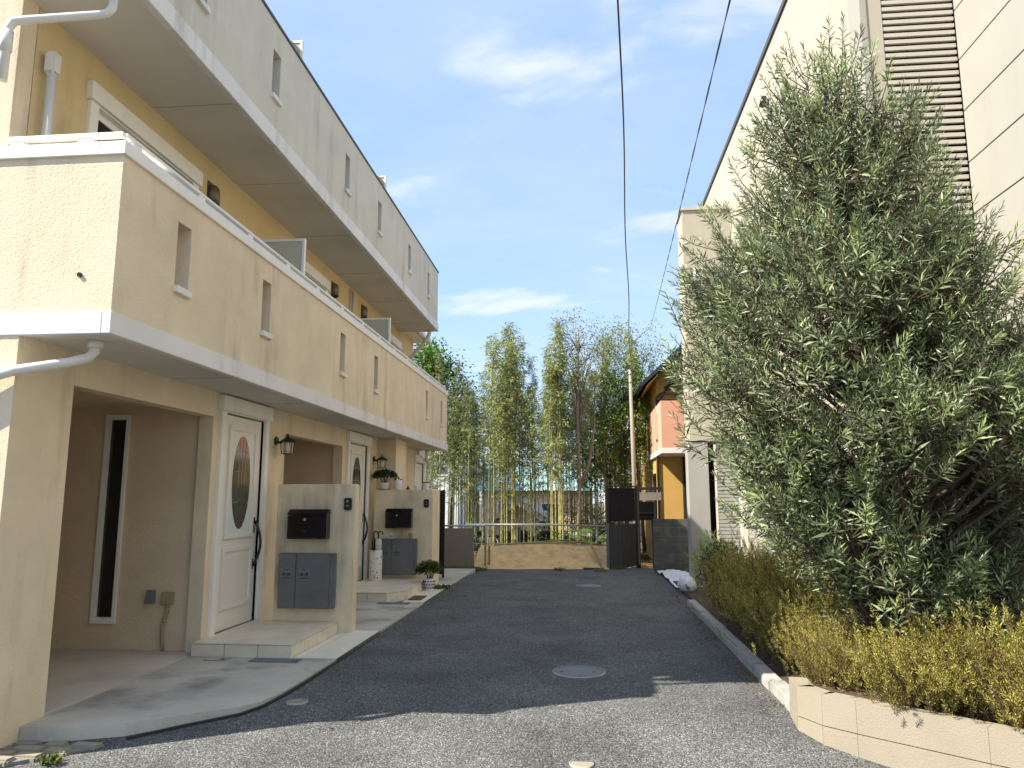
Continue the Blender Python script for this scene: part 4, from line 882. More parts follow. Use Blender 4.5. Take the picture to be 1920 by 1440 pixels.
for yy in np.arange(19.4, 23.4, 0.4): rl.box(2.005, 2.035, yy - 0.012, yy + 0.012, 3.99, 4.11)
rl.build('railing', black, bc)
sme = MB().box(-0.02, 0.12, -0.13, 0.13, -0.05, 0.0).mesh('slot_sill', twigmat)
for yy in (20.1, 21.7): inst('slot_sill', sme, (1.94, yy, 3.055), bc)
yp('post', MB().box(2.64, 2.72, 20.44, 20.52, -0.2, 2.62), darkin); yp('wall_lamp', MB().lathe((2.66, 20.36, 2.12), [(0.05, 0), (0.06, 0.1), (0.03, 0.16)], 12), black)
for a, b, c, d in ((2.86, 3.2, 1.0, 1.75), (2.75, 3.5, 3.4, 4.7)):
    w = yp('window', MB().wall(1, 20.47, 20.6, a, b, c, d, [(a + 0.04, b - 0.04, c + 0.04, d - 0.04)]), darkin); MB().box(a + 0.03, b - 0.03, 20.53, 20.54, c + 0.03, d - 0.03).build('pane', skyglass, w)
for a, b, c, d in ((21.3, 22.0, 0.8, 2.2), (24, 25, 3.1, 4.2)):
    w = yp('window', MB().wall(0, 1.97, 2.1, a, b, c, d, [(a + 0.05, b - 0.05, c + 0.05, d - 0.05)]), darkin); MB().box(2.03, 2.04, a + 0.04, b - 0.04, c + 0.04, d - 0.04).build('pane', darkglass, w)

# ------------------------------------------------------------------ utility pole and cables
up = thing('utility_pole', (1.36, 21, 0), 'slender pale concrete utility pole rising behind the dark fence', 'pole')
MB().tube([(1.40, 21, -0.3), (1.37, 21, 2.4), (1.33, 21, 5.1)], [0.068, 0.06, 0.046], 16).build('shaft', polemat, up)
MB().tube([(1.33, 21, 4.72), (1.33, 21, 4.76)], 0.056, 16).tube([(1.33, 21, 4.95), (1.33, 21, 4.99)], 0.054, 16).build('band', steel, up)
MB().tube([(1.33, 20.93, 4.97), (1.33, 20.80, 4.98)], 0.02, 8).build('insulator', ceram, up)
def cable(name, a, b, ext, sag, r, label, twist=0.0):
    a, b = Vector(a), Vector(b); o = thing(name, a, label, 'cable'); n = 140; e = a + (b - a) * ext
    P = [a.lerp(e, t) + Vector((0.012 * math.sin(30 * t) * (1 if twist == 0 else 0), 0, -4 * sag * t * (1 - t))) for t in np.linspace(0, 1, n)]
    if twist:
        for s_ in (0, math.pi):
            Q = [p + Vector((math.cos(i * 0.9 + s_), 0, math.sin(i * 0.9 + s_))) * twist for i, p in enumerate(P)]; MB().tube(Q, r, 6).build('strand', black, o)
    else: MB().tube(P, r, 8).build('wire', black, o)
cable('power_cable', (1.34, 20.85, 4.98), (0.36, 6.0, 5.78), 1.9, 0.25, 0.0085, 'thick black cable running overhead to the top of the utility pole')
cable('power_cable', (2.72, 30, 8.2), (1.27, 6.0, 5.70), 1.5, 0.12, 0.0045, 'thin twisted black cable crossing the sky on the right', 0.005)

# ------------------------------------------------------------------ houses beyond the bamboo
def back_house(label, x0, x1, y, d, z0, z1, wm, rm, roof_h, wins, gable=True):
    h = thing('far_house', ((x0 + x1) / 2, y, z0), label, 'house', 'houses beyond the bamboo')
    MB().wall(1, y, y + 0.2, x0, x1, z0, z1, wins).box(x0, x1, y + d - 0.2, y + d, z0, z1).box(x0, x0 + 0.2, y + 0.2, y + d - 0.2, z0, z1).box(x1 - 0.2, x1, y + 0.2, y + d - 0.2, z0, z1).build('wall', wm, h)
    if gable: MB().ext([(x0 - 0.4, z1 - 0.1), (x0 - 0.4, z1 + 0.1), ((x0 + x1) / 2, z1 + roof_h + 0.15), (x1 + 0.4, z1 + 0.1), (x1 + 0.4, z1 - 0.1), ((x0 + x1) / 2, z1 + roof_h - 0.1)], 1, y - 0.5, y + d + 0.5).build('roof', rm, h); MB().ext([(x0, z1), (x1, z1), ((x0 + x1) / 2, z1 + roof_h)], 1, y + 0.02, y + 0.18).build('gable', wm, h)
    else: MB().add([(x0 - 0.4, y - 0.5, z1), (x1 + 0.4, y - 0.5, z1), (x1 + 0.4, y + d / 2, z1 + roof_h), (x0 - 0.4, y + d / 2, z1 + roof_h), (x0 - 0.4, y + d, z1), (x1 + 0.4, y + d, z1)], [(0, 1, 2, 3), (3, 2, 5, 4), (0, 3, 4), (1, 5, 2), (0, 4, 5, 1)]).build('roof', rm, h)
    for a, b, c, e in wins:
        w = MB().wall(1, y - 0.03, y + 0.1, a, b, c, e, [(a + 0.06, b - 0.06, c + 0.06, e - 0.06)]).build('window', trim, h); MB().box(a + 0.05, b - 0.05, y + 0.06, y + 0.07, c + 0.05, e - 0.05).build('pane', skyglass, w)
whitewall = pmat('white_house_wall', (0.72, 0.72, 0.72), 0.8, 0.04); peach = pmat('peach_house_wall', (0.66, 0.50, 0.34), 0.8, 0.05); teal = pmat('teal_roof', (0.30, 0.46, 0.44), 0.5, 0.1, 2); tileroof = pmat('grey_tile_roof', (0.10, 0.10, 0.105), 0.7, 0.2, 4)
back_house('tall white house seen through the bamboo on the left', -9.5, -6.0, 36, 7, -0.4, 4.6, whitewall, tileroof, 1.6, [(-8.8, -7.8, 2.6, 3.7), (-7.2, -6.5, 2.6, 3.7), (-8.8, -7.8, 0.3, 1.4)])
back_house('peach-walled house with a pale teal roof behind the middle of the bamboo', -5.2, 0.4, 38, 7, -0.4, 1.9, peach, teal, 1.5, [(-4.4, -3.4, 0.3, 1.3), (-2.2, -1.1, 0.3, 1.3)], False)
back_house('low house with dark gable roof and white gable close behind the fence', -3.4, -1.6, 29, 4, -0.4, 0.55, whitewall, tileroof, 0.8, [(-2.9, -2.2, -0.1, 0.4)])
back_house('pale grey house seen through the bamboo on the right', 1.2, 6.5, 40, 7, -0.4, 3.4, pmat('pale_house_wall', (0.58, 0.53, 0.46), 0.8, 0.05), tileroof, 1.6, [(1.8, 2.8, 1.2, 2.4), (3.8, 4.8, 1.2, 2.4)])

# ------------------------------------------------------------------ the podocarpus tree on the right
def tree_pod():
    r = np.random.default_rng(11)
    T = thing('podocarpus_tree', (2.12, 5.75, 0.18), 'big bushy podocarpus tree with narrow grey-green leaves in front of the louvre', 'tree')
    prof = np.array([[0.70, 1.80, 3.0], [1.1, 1.52, 3.15], [1.4, 1.22, 3.20], [1.9, 0.95, 3.25], [2.3, 0.82, 3.25], [2.7, 0.80, 3.05], [3.1, 0.84, 2.80], [3.5, 0.98, 2.72], [3.9, 1.20, 2.66], [4.2, 1.38, 2.55], [4.5, 1.55, 2.4], [4.72, 1.75, 2.15]])
    def ext_(z): return np.interp(z, prof[:, 0], prof[:, 1]), np.interp(z, prof[:, 0], prof[:, 2])
    trunk = [Vector(p) for p in ((2.12, 5.75, 0.1), (2.10, 5.75, 0.8), (2.13, 5.72, 1.5), (2.16, 5.70, 2.3), (2.12, 5.72, 3.1), (2.06, 5.70, 3.9), (2.02, 5.68, 4.6))]
    q = MB().tube(trunk, [0.075, 0.065, 0.058, 0.05, 0.04, 0.028, 0.012], 12)
    q.tube([(2.10, 5.75, 0.5), (2.3, 5.6, 1.1), (2.5, 5.5, 1.9), (2.58, 5.5, 2.9), (2.55, 5.5, 3.8)], [0.045, 0.04, 0.032, 0.022, 0.01], 10)
    q.build('trunk', barkmat, T)
    def trunk_at(z):
        for a, b in zip(trunk[:-1], trunk[1:]):
            if a.z <= z <= b.z: return a.lerp(b, (z - a.z) / (b.z - a.z))
        return trunk[-1] if z > 1 else trunk[0]
    lim = MB(); P = []; D = []; LL = []; young = []
    clumps = []
    tries = 0
    while len(clumps) < 320 and tries < 60000:
        tries += 1
        z = 0.72 + 3.93 * r.random() ** 0.95; xl, xr = ext_(z)
        x = r.uniform(xl + 0.14, xr - 0.05); cx, hw = (xl + xr) / 2, (xr - xl) / 2
        hd = min(hw * 0.85, 1.05); yy = 5.68 + r.uniform(-1, 1) * hd * math.sqrt(max(0, 1 - ((x - cx) / hw) ** 2))
        if yy > 6.85 or (x > 3.45): continue
        e = math.sqrt(((x - cx) / hw) ** 2 + ((yy - 5.68) / hd) ** 2)
        if e < 0.35 and r.random() < 0.75: continue
        # looser on the upper left, as in the picture
        if x < 1.35 and 1.4 < z < 3.3 and r.random() < 0.35: continue
        if math.sin(3.3 * x + 2.1 * z) + math.sin(2.7 * z - 2.4 * yy + 1.0) + 0.7 * math.sin(5.1 * x - 3.7 * z + 2 * yy) < -0.72: continue
        p = Vector((x, yy, z))
        if any((p - c).length < 0.145 for c in clumps): continue
        clumps.append(p)
    for c in clumps:
        h = min(max(c.z - 0.3 - 0.45 * (c - trunk_at(c.z)).length, 0.45), 4.5); s = trunk_at(h); mid = s.lerp(c, 0.5) + Vector((r.normal(0, .06), r.normal(0, .06), -0.06 + 0.05 * r.random()))
        L_ = (c - s).length; lim.tube([s, mid, c], [0.012 + 0.012 * L_, 0.008 + 0.006 * L_, 0.006], 6, False)
        n = int(r.integers(15, 24)); rad = r.uniform(0.17, 0.30)
        out = (c - Vector((2.05, 5.7, c.z - 0.3))).normalized()
        for k in range(n):
            d = Vector(r.normal(size=3)).normalized(); tip = c + Vector((d.x * rad, d.y * rad, d.z * rad * 0.9 + 0.04))
            sd_ = (d * 0.55 + out * 0.45 + Vector((0, 0, 0.75)) + Vector(r.normal(size=3)) * 0.15).normalized()
            sl = r.uniform(0.12, 0.24); tip2 = tip + sd_ * sl
            lim.tube([c.lerp(tip, 0.2), tip, tip2], [0.004, 0.0032, 0.0018], 4, False)
            m = int(r.integers(14, 21)); ph = r.random() * 6.28; ax = sd_.orthogonal().normalized(); ay = sd_.cross(ax)
            yg = r.random() < 0.30; big = r.uniform(0.75, 1.3) * (1.15 if tip.z < 2.2 else 0.95)
            for j in range(m):
                t = (j + 0.5) / m; a = ph + j * 2.4; base = tip + sd_ * sl * t
                spread = 1.25 - 0.95 * t
                dd = sd_ * (0.35 + 0.75 * t) + (ax * math.cos(a) + ay * math.sin(a)) * spread
                P.append(base); D.append(dd); LL.append(big * (0.052 + 0.045 * r.random()) * (1.05 - 0.35 * t)); young.append(yg and t > 0.45)
    # tall leader shoots that stick out of the top
    for (x, y, z, h) in ((1.93, 5.6, 4.55, 0.5), (2.40, 5.55, 4.35, 0.42), (2.18, 5.7, 4.4, 0.35), (2.55, 5.6, 4.2, 0.38), (1.6, 5.6, 4.25, 0.38), (1.35, 5.6, 3.85, 0.38), (2.7, 5.6, 3.8, 0.3), (1.05, 5.5, 3.45, 0.3), (0.72, 5.5, 2.75, 0.3), (0.68, 5.5, 2.45, 0.22), (2.85, 5.5, 3.2, 0.3), (1.75, 5.5, 4.45, 0.35)):
        dv = Vector((r.normal(0, .12) + (-0.5 if x < 1.2 else 0), r.normal(0, .1), 1)).normalized(); lim.tube([Vector((x, y, z)) - dv * 0.35, Vector((x, y, z)), Vector((x, y, z)) + dv * h], [0.005, 0.004, 0.0015], 4, False)
        ax = dv.orthogonal().normalized(); ay = dv.cross(ax); m = int(h * 95)
        for j in range(m):
            t = j / m; a = j * 2.4; P.append(Vector((x, y, z)) + dv * h * t); D.append(dv * 0.8 + (ax * math.cos(a) + ay * math.sin(a)) * 0.9); LL.append(0.055 + 0.04 * r.random()); young.append(t > 0.5)
    tag(lim.build('branches', barkmat, T), kind='stuff')
    P = np.array([tuple(p) for p in P]); D = np.array([tuple(p) for p in D]); LL = np.array(LL); yg = np.array(young)
    for nme, msk, mt in (('crown', ~yg, leaf_pod), ('young_shoots', yg, leaf_tip)):
        me = leaf_mesh(nme, P[msk], D[msk] + r.normal(size=(msk.sum(), 3)) * 0.12, LL[msk], LL[msk] * 0.165, mt, 0.2, 0.05); link(bpy.data.objects.new(nme, me), T)
tree_pod()

# ------------------------------------------------------------------ golden hedge shrubs
def hedge_proto(name, n_sprig, rx, ry, h, seed, dry):
    r = np.random.default_rng(seed); T = bpy.data.objects.new(name, None); T.location = (0, 0, -50); link(T); tag(T, 'x', 'shrub', 'golden shrubs along the kerb')
    q = MB(); P = []; D = []; LL = []; br = []
    nb = 26; tips = []
    for i in range(nb):
        a = 2 * math.pi * i / nb + r.normal(0, .2); rad = math.sqrt(r.random()) * 0.85
        b = Vector((0.12 * math.cos(a) * rx * 2, 0.12 * math.sin(a) * ry * 2, -50)); t = Vector((rad * rx * math.cos(a), rad * ry * math.sin(a), -50 + h * (0.95 - 0.35 * rad * rad) * r.uniform(0.7, 0.95)))
        m = b.lerp(t, 0.5) + Vector((r.normal(0, .04), r.normal(0, .04), 0.05)); MB().tube([b, m, t], [0.012, 0.008, 0.004], 5, False).build('stem', twigmat, T); tips.append((b, m, t, rad))
    for i in range(n_sprig):
        b, m, t, rad = tips[r.integers(nb)]; u = r.uniform(0.12, 1.0); c = (b.lerp(m, u * 2) if u < 0.5 else m.lerp(t, u * 2 - 1)) + Vector(r.normal(size=3)) * 0.085 * (0.5 + u)
        d = Vector((c.x * 0.9, c.y * 0.9, 0.55 + 0.4 * r.random())).normalized() if True else None
        d = (d + Vector(r.normal(size=3)) * 0.28).normalized(); L_ = r.uniform(0.09, 0.18)
        q.tube([c, c + d * L_], [0.0025, 0.0012], 3, False); ax = d.orthogonal().normalized(); ay = d.cross(ax); mm = int(r.integers(20, 30)); isdry = r.random() < dry * (1.6 - 1.4 * u)
        for k in range(mm):
            tt = k / mm; a = k * 2.4; P.append(c + d * L_ * tt); D.append(d * 0.8 + (ax * math.cos(a) + ay * math.sin(a)) * (0.95 - 0.4 * tt)); LL.append(r.uniform(0.018, 0.034)); br.append(isdry)
    tag(q.build('twigs', twigmat, T), kind='stuff')
    P = np.array([tuple(p) for p in P]); D = np.array([tuple(p) for p in D]); LL = np.array(LL); br = np.array(br)
    for nme, msk, mt in (('foliage', ~br, leaf_hedge), ('dry_foliage', br, leaf_brown)):
        link(bpy.data.objects.new(nme, leaf_mesh(nme, P[msk], D[msk], LL[msk], 0.0055, mt)), T)
    return T
HP = [hedge_proto('golden_shrub', 980, 0.50, 0.48, 0.64, 21, 0.12), hedge_proto('golden_shrub', 980, 0.48, 0.52, 0.62, 22, 0.18), hedge_proto('golden_shrub', 850, 0.42, 0.42, 0.68, 23, 0.36)]
HL = [  # x, y, z, scale, proto, label
 (2.05, 5.06, 0.16, 0.88, 0, 'golden shrub at the planter corner, nearest to the kerb'),
 (2.52, 4.68, 0.16, 1.0, 1, 'golden shrub right of the planter corner, spilling over the cream wall'),
 (3.02, 4.36, 0.16, 1.25, 0, 'tall golden shrub at the right edge of the picture'),
 (2.95, 5.25, 0.16, 0.95, 2, 'golden shrub behind the front row in the planter, beside the tree trunk'),
 (2.45, 5.45, 0.16, 0.85, 1, 'browning golden shrub under the tree trunk'),
 (1.78, 5.80, 0.10, 0.70, 2, 'thin half-dry golden shrub where the kerb meets the planter wall'),
 (1.88, 6.5, 0.05, 0.95, 1, 'golden shrub by the kerb just left of the tree'),
 (1.92, 7.15, 0.05, 1.10, 0, 'rounded yellow shrub in the middle of the hedge along the kerb'),
 (1.95, 7.9, 0.05, 1.22, 1, 'yellow shrub behind the middle of the hedge'),
 (1.95, 8.7, 0.05, 1.25, 0, 'yellow-green shrub toward the far end of the hedge'),
 (1.90, 9.5, 0.05, 1.22, 2, 'brown half-dry shrub at the far end of the hedge'),
 (2.4, 7.6, 0.05, 1.25, 2, 'brownish shrub against the cream wall behind the hedge'),
 (2.4, 8.5, 0.05, 1.32, 1, 'tall yellow shrub against the cream wall'),
 (2.4, 9.4, 0.05, 1.35, 2, 'tall dry shrub against the grey cladding panels')]
used = set()
for x, y, z, s, k, lab in HL:
    if k not in used:
        used.add(k); o = HP[k]; o.location = (x, y, z); o.scale = (s, s, s); o['label'] = lab; o.rotation_euler = (0, 0, random.uniform(0, 6))
    else: dup(HP[k], (x, y, z), random.uniform(0, 6.28), s, lab)
# leaf litter on the bed
n = 2600; P = np.stack([rng.uniform(1.6, 2.8, n), rng.uniform(5.9, 10.5, n), np.full(n, 0.055)], 1); k = n // 3
P[:k, 0] = rng.uniform(1.6, 3.6, k); P[:k, 1] = np.maximum(rng.uniform(4.4, 6.0, k), 7.05 - P[:k, 0]); P[:k, 2] = 0.195
lit = leaf_mesh('leaf_litter', P, np.stack([rng.normal(size=n), rng.normal(size=n), rng.uniform(0, .25, n)], 1), rng.uniform(0.02, 0.06, n), 0.010, leaf_brown); o = link(bpy.data.objects.new('leaf_litter', lit)); tag(o, 'dry brown leaf litter under the hedge', 'leaf litter', kind='stuff')
n = 420; x = np.concatenate([1.42 - np.abs(rng.normal(0, .09, 260)), rng.uniform(-2.2, 1.3, 60), -2.28 + np.abs(rng.normal(0, .06, 100))]); y = np.concatenate([rng.uniform(5.7, 12.5, 260), rng.uniform(4.6, 16, 60), rng.uniform(6, 16, 100)])
P = np.stack([x, y, np.array([gz(*p) for p in zip(x, y)]) + 0.006], 1)
lit = leaf_mesh('fallen_leaves', P, np.stack([rng.normal(size=n), rng.normal(size=n), rng.uniform(0, .2, n)], 1), rng.uniform(0.02, 0.055, n), 0.012, leaf_brown); o = link(bpy.data.objects.new('fallen_leaves', lit)); tag(o, 'fallen dry leaves scattered along the kerb and road edges', 'leaf litter', kind='stuff')
# dark twiggy shrub at the hedge's far end
def shrub(name, c, rx, ry, rz, n, L, W, mat, label, nst=10, cat='shrub', grp=None, smat=twigmat):
    T = thing(name, c, label, cat, grp); stems(c, nst, rz * 1.5, max(rx, ry), 0.008, smat, T, 'stems'); bush_leaves((c[0], c[1], c[2] + rz * 0.8), rx, ry, rz, n, L, W, mat, T, 'foliage', 0.15); return T
shrub('leafy_shrub', (1.78, 10.55, 0.05), 0.28, 0.32, 0.55, 520, 0.065, 0.03, leaf_dk, 'dark leafy shrub at the end of the kerb')
shrub('leafy_shrub', (1.88, 11.6, 0.05), 0.30, 0.4, 0.62, 520, 0.10, 0.022, leaf_tip, 'light green long-leaved sapling before the grey pillar')
shrub('leafy_shrub', (2.3, 12.8, 0.05), 0.4, 0.6, 0.5, 600, 0.07, 0.03, leaf_dk, 'dark shrub under the half-open shutter')

# ------------------------------------------------------------------ weeds
def weeds(name, label, cx, cy, rx, ry, n, h, mat):
    a = rng.uniform(0, 6.28, n); rr = np.sqrt(rng.random(n)); x = cx + rx * rr * np.cos(a); y = cy + ry * rr * np.sin(a)
    P = np.stack([x, y, np.array([gz(*p) for p in zip(x, y)]) + rng.uniform(0.0, h * 0.4, n)], 1); D = np.stack([rng.normal(0, .7, n), rng.normal(0, .7, n), rng.uniform(.3, 1.3, n)], 1)
    o = link(bpy.data.objects.new(name, leaf_mesh(name, P, D, rng.uniform(.5, 1.2, n) * h * 0.7, 0.018, mat))); return tag(o, label, 'weeds', kind='stuff')
weeds('weed_patch', 'low green weeds growing at the foot of the brown-grey wall', -2.95, 17.1, 0.75, 0.5, 2200, 0.10, leaf_weed)
weeds('weed_patch', 'dry weeds at the base of the potted bush', -2.42, 12.75, 0.14, 0.25, 420, 0.08, leaf_weed)
weeds('weed_tuft', 'small green weed tuft at the end of the asphalt', -0.6, 17.35, 0.10, 0.08, 120, 0.10, leaf_weed)
weeds('weed_tuft', 'pale weed tuft in the asphalt before the dark fence', 0.32, 17.2, 0.14, 0.12, 120, 0.10, leaf_pale)
weeds('weed_tuft', 'weed tuft at the foot of the fence post', 0.75, 18.0, 0.18, 0.10, 160, 0.10, leaf_weed)
weeds('weed_tuft', 'tiny bright weed growing among the cobbles', -3.30, 4.60, 0.06, 0.05, 90, 0.07, leaf_weed)

# ------------------------------------------------------------------ bamboo grove
def bamboo_proto(h, seed, cm, lm, leafn, lo):
    r = np.random.default_rng(seed); T = bpy.data.objects.new('bamboo', None); T.location = (0, 0, -80); link(T); tag(T, 'x', 'bamboo', 'bamboos of the grove')
    q = MB(); n = int(h / 0.28); lean = r.normal(0, .012, 2); cur = r.normal(0, .02, 2)
    def at(z): t = z / h; return Vector((lean[0] * z + cur[0] * h * t ** 3, lean[1] * z + cur[1] * h * t ** 3, z - 80))
    pts = []; rs = []
    for i in range(n + 1):
        z = h * i / n; rr = 0.0235 * (1 - 0.85 * (z / h) ** 1.4)
        if i: pts.append(at(z - 0.012)); rs.append(rr * 0.96)
        pts.append(at(z)); rs.append(rr * 1.14)
        if i < n: pts.append(at(z + 0.012)); rs.append(rr * 0.96)
    q.tube(pts, rs, 7, False); q.build('culm', cm, T)
    tw = MB(); P = []; D = []
    nb = int(62 * (1 - lo) * h / 6)
    for i in range(nb):
        z = h * (lo + (1 - lo) * ((i + r.random()) / nb) ** 0.62); a = r.random() * 6.28; L_ = 0.46 * (1.05 - 0.75 * max(0, (z / h - 0.5) / 0.5)) * r.uniform(0.5, 1.1); s = at(z)
        d = Vector((math.cos(a), math.sin(a), 0.75)).normalized(); e = s + d * L_; e2 = e + Vector((d.x, d.y, -0.5)) * L_ * 0.3; tw.tube([s, e, e2], [0.005, 0.0035, 0.001], 4, False)
        for k in range(int(leafn / nb)):
            u = r.uniform(0.25, 1.25); p = (s.lerp(e, u) if u < 1 else e.lerp(e2, (u - 1) * 4)) + Vector(r.normal(size=3)) * 0.055
            P.append(tuple(p)); D.append((d.x + r.normal(0, .7), d.y + r.normal(0, .7), -0.35 + r.normal(0, .5)))
    tag(tw.build('twigs', cm, T), kind='stuff'); link(bpy.data.objects.new('foliage', leaf_mesh('foliage', np.array(P), np.array(D), r.uniform(0.09, 0.16, len(P)), 0.024, lm, 0.15, 0.15)), T)
    return T
BP = [bamboo_proto(6.6, 31, culm_y, leaf_bam, 950, 0.36), bamboo_proto(6.2, 32, culm_g, leaf_bam, 900, 0.32), bamboo_proto(6.9, 33, culm_y, leaf_bam_d, 900, 0.32), bamboo_proto(5.6, 34, culm_g, leaf_bam_d, 850, 0.28), bamboo_proto(6.4, 35, culm_g, leaf_bam, 750, 0.42)]
r = np.random.default_rng(5); spots = []
for (cx, cy, n_, s_) in ((-2.35, 22.2, 13, 0.5), (-1.55, 22.6, 12, 0.5), (-0.85, 21.6, 10, 0.17), (-3.9, 22.6, 13, 0.6), (-4.9, 23.4, 10, 0.6), (-0.2, 23.2, 13, 0.6), (0.6, 23.0, 14, 0.55), (1.2, 24.2, 10, 0.5), (-3.1, 24.0, 14, 0.6), (-1.2, 25.0, 16, 1.3), (-4.4, 25.5, 9, 0.9), (1.9, 25.0, 5, 0.4)):
    for k in range(n_): spots.append((cx + r.normal(0, s_), max(cy + r.normal(0, s_), 21.0), cx))
BL = {-2.35: ('slim bamboo in the tall clump left of the middle of the grove', 'bamboos left of the middle'), -1.55: ('slim bamboo in the clump just left of the yellow-stemmed one', 'bamboos beside the yellow clump'), -3.9: ('dark bamboo behind the brown-grey wall', 'bamboos behind the low wall'), -4.9: ('dark bamboo half hidden by the far end of the flats', 'bamboos by the flats'),
 -0.2: ('slim bamboo behind the forked pale tree', 'bamboos behind the forked tree'), 0.6: ('slim bamboo between the forked tree and the utility pole', 'bamboos left of the pole'), 1.2: ('slim bamboo right behind the utility pole', 'bamboos behind the pole'), 1.9: ('slim bamboo beside the yellow house', 'bamboos by the yellow house'), -3.1: ('bamboo in the back row on the left', 'bamboos in the left back row'), -1.2: ('bamboo in the back row at the middle', 'bamboos in the middle back row'), -4.4: ('bamboo in the back row at the far left', 'bamboos in the far left back row')}
usedb = set()
for i, (x, y, cx) in enumerate(spots):
    k = int(r.integers(5))
    if cx == -0.85: k = 0 if i % 2 else 2
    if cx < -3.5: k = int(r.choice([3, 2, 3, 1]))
    s = r.uniform(0.66, 1.03) * (0.93 if x < -3.0 else 1.0); sc = (s * r.uniform(0.9, 1.25),) * 2 + (s,)
    lab = 'yellow-stemmed bamboo in the tight clump at the middle of the grove' if cx == -0.85 else BL[cx][0]; grp = 'bamboos in the middle clump' if cx == -0.85 else BL[cx][1]
    if k not in usedb:
        usedb.add(k); o = BP[k]; o.location = (x, y, -0.25); o.scale = sc; o.rotation_euler = (0, 0, r.uniform(0, 6.28)); o['label'] = lab; o['group'] = grp
    else: dup(BP[k], (x, y, -0.25), r.uniform(0, 6.28), sc, lab, grp)
for k in range(5):
    if k not in usedb: BP[k].location = (0.3 + k, 25, -0.25); BP[k]['label'] = BL[1.9][0]; BP[k]['group'] = BL[1.9][1]

# ------------------------------------------------------------------ other trees behind
def tree(name, base, h, crown_c, cr, n, L, W, lm, bm_, label, seed, trunk_r=0.08, nb=30, clump=0.35, fork=False):
    r = np.random.default_rng(seed); T = thing(name, base, label, 'tree'); b = Vector(base); cc = Vector(crown_c); q = MB()
    tr = [b, b.lerp(cc, 0.35) + Vector((r.normal(0, .06), r.normal(0, .06), 0)), b.lerp(cc, 0.7) + Vector((r.normal(0, .08), r.normal(0, .08), 0)), cc + Vector((0, 0, cr[2] * 0.5))]
    q.tube(tr, [trunk_r, trunk_r * 0.8, trunk_r * 0.55, trunk_r * 0.2], 10)
    if fork: s = tr[1]; q.tube([s, s + Vector((0.3, 0.1, 0.7)), s + Vector((0.45, 0.2, 1.8)), s + Vector((0.5, 0.2, 3.2))], [trunk_r * 0.7, trunk_r * 0.55, trunk_r * 0.4, trunk_r * 0.15], 8)
    P = []; D = []
    for i in range(nb):
        d = Vector(r.normal(size=3)).normalized(); c = cc + Vector((d.x * cr[0], d.y * cr[1], d.z * cr[2])) * (0.35 + 0.65 * r.random() ** 0.5); t = r.uniform(0.3, 0.95)
        s = tr[1].lerp(tr[3], t) if c.z > tr[1].z else tr[1]; q.tube([s, s.lerp(c, 0.5) + Vector((0, 0, 0.08)), c], [trunk_r * 0.22, trunk_r * 0.13, 0.004], 5, False)
        for k in range(n // nb):
            o = Vector(r.normal(size=3)) * clump * 0.55; P.append(tuple(c + o)); D.append((o.x + r.normal(0, .3), o.y + r.normal(0, .3), o.z * 0.5 + r.normal(0, .3) - 0.1))
    q.build('trunk', bm_, T); link(bpy.data.objects.new('crown', leaf_mesh('crown', np.array(P), np.array(D), r.uniform(0.7, 1.2, len(P)) * L, W, lm, 0.15)), T)
tree('broadleaf_tree', (-5.6, 24.0, -0.3), 7, (-5.3, 24.0, 5.6), (1.0, 1.0, 1.1), 4200, 0.13, 0.07, leaf_br, barkmat, 'bright green broadleaf tree showing past the far end of the flats', 41, 0.10, 34)
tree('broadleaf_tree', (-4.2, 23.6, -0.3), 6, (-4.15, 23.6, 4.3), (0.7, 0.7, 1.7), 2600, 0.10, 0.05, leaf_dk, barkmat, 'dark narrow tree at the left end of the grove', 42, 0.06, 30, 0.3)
tree('bare_tree', (-0.18, 21.5, -0.25), 7, (-0.1, 21.8, 5.7), (0.95, 0.8, 1.55), 2100, 0.085, 0.035, leaf_pale, palebark, 'tall thin pale-barked tree with forked trunk and sparse young leaves', 43, 0.075, 64, 0.25, True)
tree('ivy_tree', (1.15, 22.3, -0.25), 6, (1.2, 22.4, 4.0), (0.75, 0.7, 2.2), 3400, 0.10, 0.055, leaf_br, barkmat, 'leafy green creeper-clad tree behind the utility pole', 44, 0.08, 46, 0.32)
tree('ivy_tree', (0.75, 23.0, -0.25), 5, (0.8, 22.9, 2.6), (0.75, 0.6, 1.5), 1800, 0.10, 0.055, leaf_br, barkmat, 'low green creeper-clad tree just left of the utility pole', 45, 0.06, 34, 0.3)
tree('feathery_tree', (1.95, 25.5, -0.25), 8, (1.7, 25.5, 6.6), (1.2, 0.9, 1.0), 2600, 0.09, 0.03, leaf_pale, twigmat, 'feathery yellow-green tree above the dark roof of the yellow house', 46, 0.07, 34, 0.3)
tree('bare_tree', (0.75, 24.5, -0.25), 8, (0.7, 24.5, 6.4), (1.0, 0.8, 1.2), 1500, 0.09, 0.03, leaf_pale, twigmat, 'sparse pale tree rising left of the overhead cable', 47, 0.06, 34, 0.3)
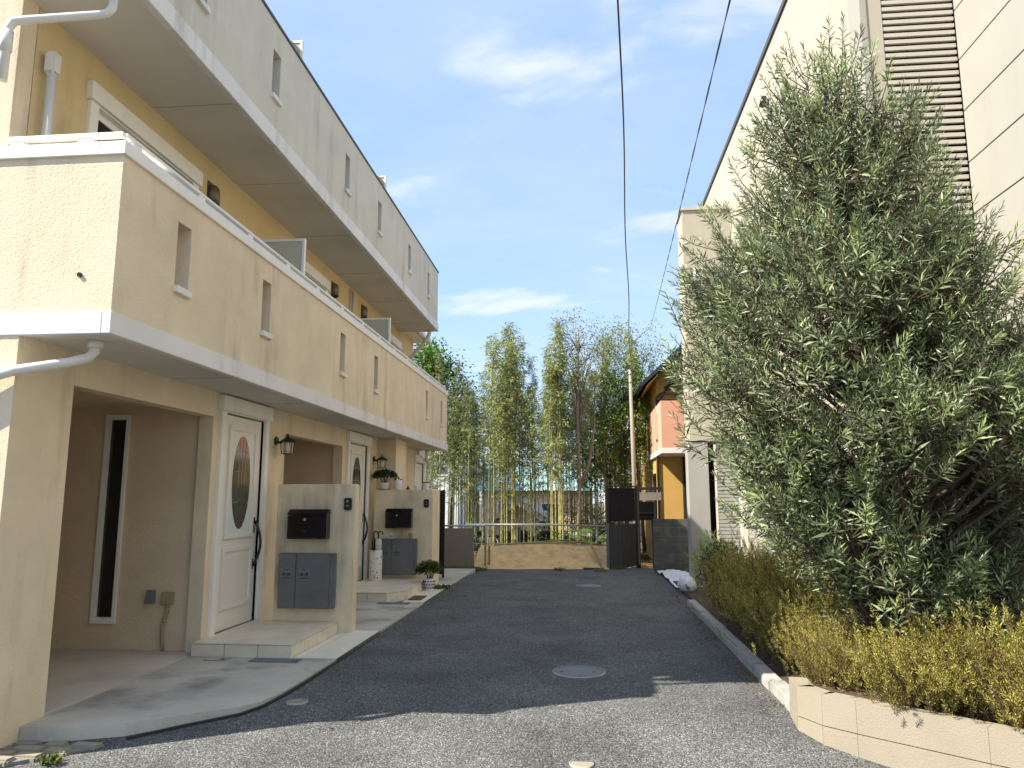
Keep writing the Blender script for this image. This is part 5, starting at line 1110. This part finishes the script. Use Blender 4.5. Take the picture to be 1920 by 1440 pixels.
# undergrowth behind the bank
def fan_palm(c, h, label, seed):
    r = np.random.default_rng(seed); T = thing('fan_palm', c, label, 'plant'); st_ = MB(); lf = MB()
    for i in range(11):
        a = r.random() * 6.28; d = Vector((math.cos(a), math.sin(a), r.uniform(0.4, 1.3))).normalized(); e = Vector(c) + d * h * r.uniform(0.6, 1); st_.tube([Vector(c), Vector(c).lerp(e, .5) + Vector((0, 0, .05)), e], 0.008, 5)
        x = d.cross(Vector((0, 0, 1))).normalized(); y = (d * 0.8 + Vector((0, 0, -0.3))).normalized()
        for k in range(9):
            b = (k - 4) * 0.32; dd = (y * math.cos(b) + x * math.sin(b)); sx = dd.cross(d).normalized(); sx = (x * math.cos(b) - y * math.sin(b))
            L_ = 0.30 * r.uniform(.8, 1.1); lf.add([e, e + dd * L_ * 0.6 - sx * 0.022, e + dd * L_ + Vector((0, 0, -0.04)), e + dd * L_ * 0.6 + sx * 0.022], [(0, 1, 2, 3)])
    st_.build('stalks', culm_g, T); lf.build('fronds', leaf_palm, T)
leaf_palm = leafmat('palm_leaf', (0.04, 0.10, 0.03), (0.12, 0.22, 0.06), 0.3, 0.4, 0.5)
fan_palm((-0.45, 20.5, 0.1), 0.6, 'green fan palm behind the fence left of the forked tree', 51); fan_palm((0.15, 20.7, 0.2), 0.75, 'green fan palm behind the fence at the foot of the forked tree', 52); fan_palm((0.42, 20.3, 0.1), 0.5, 'small fan palm beside the slatted fence', 53)
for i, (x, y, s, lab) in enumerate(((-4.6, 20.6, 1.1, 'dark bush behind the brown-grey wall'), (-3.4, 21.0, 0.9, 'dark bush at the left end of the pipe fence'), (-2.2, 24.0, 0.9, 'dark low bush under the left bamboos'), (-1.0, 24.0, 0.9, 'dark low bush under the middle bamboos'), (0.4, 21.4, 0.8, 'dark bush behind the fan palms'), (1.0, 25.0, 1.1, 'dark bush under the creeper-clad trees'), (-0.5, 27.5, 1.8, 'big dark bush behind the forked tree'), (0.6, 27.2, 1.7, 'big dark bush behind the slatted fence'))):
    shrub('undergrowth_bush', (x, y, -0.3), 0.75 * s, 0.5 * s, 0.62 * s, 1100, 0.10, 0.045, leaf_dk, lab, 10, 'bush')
n = 5000; P = np.stack([rng.uniform(-6, 3, n), rng.uniform(20.4, 28, n), np.full(n, -0.33)], 1)
o = link(bpy.data.objects.new('forest_litter', leaf_mesh('forest_litter', P, np.stack([rng.normal(size=n), rng.normal(size=n), rng.uniform(0, .8, n)], 1), rng.uniform(.06, .16, n), 0.03, leaf_brown))); tag(o, 'dry leaf litter under the bamboo', 'leaf litter', kind='stuff')
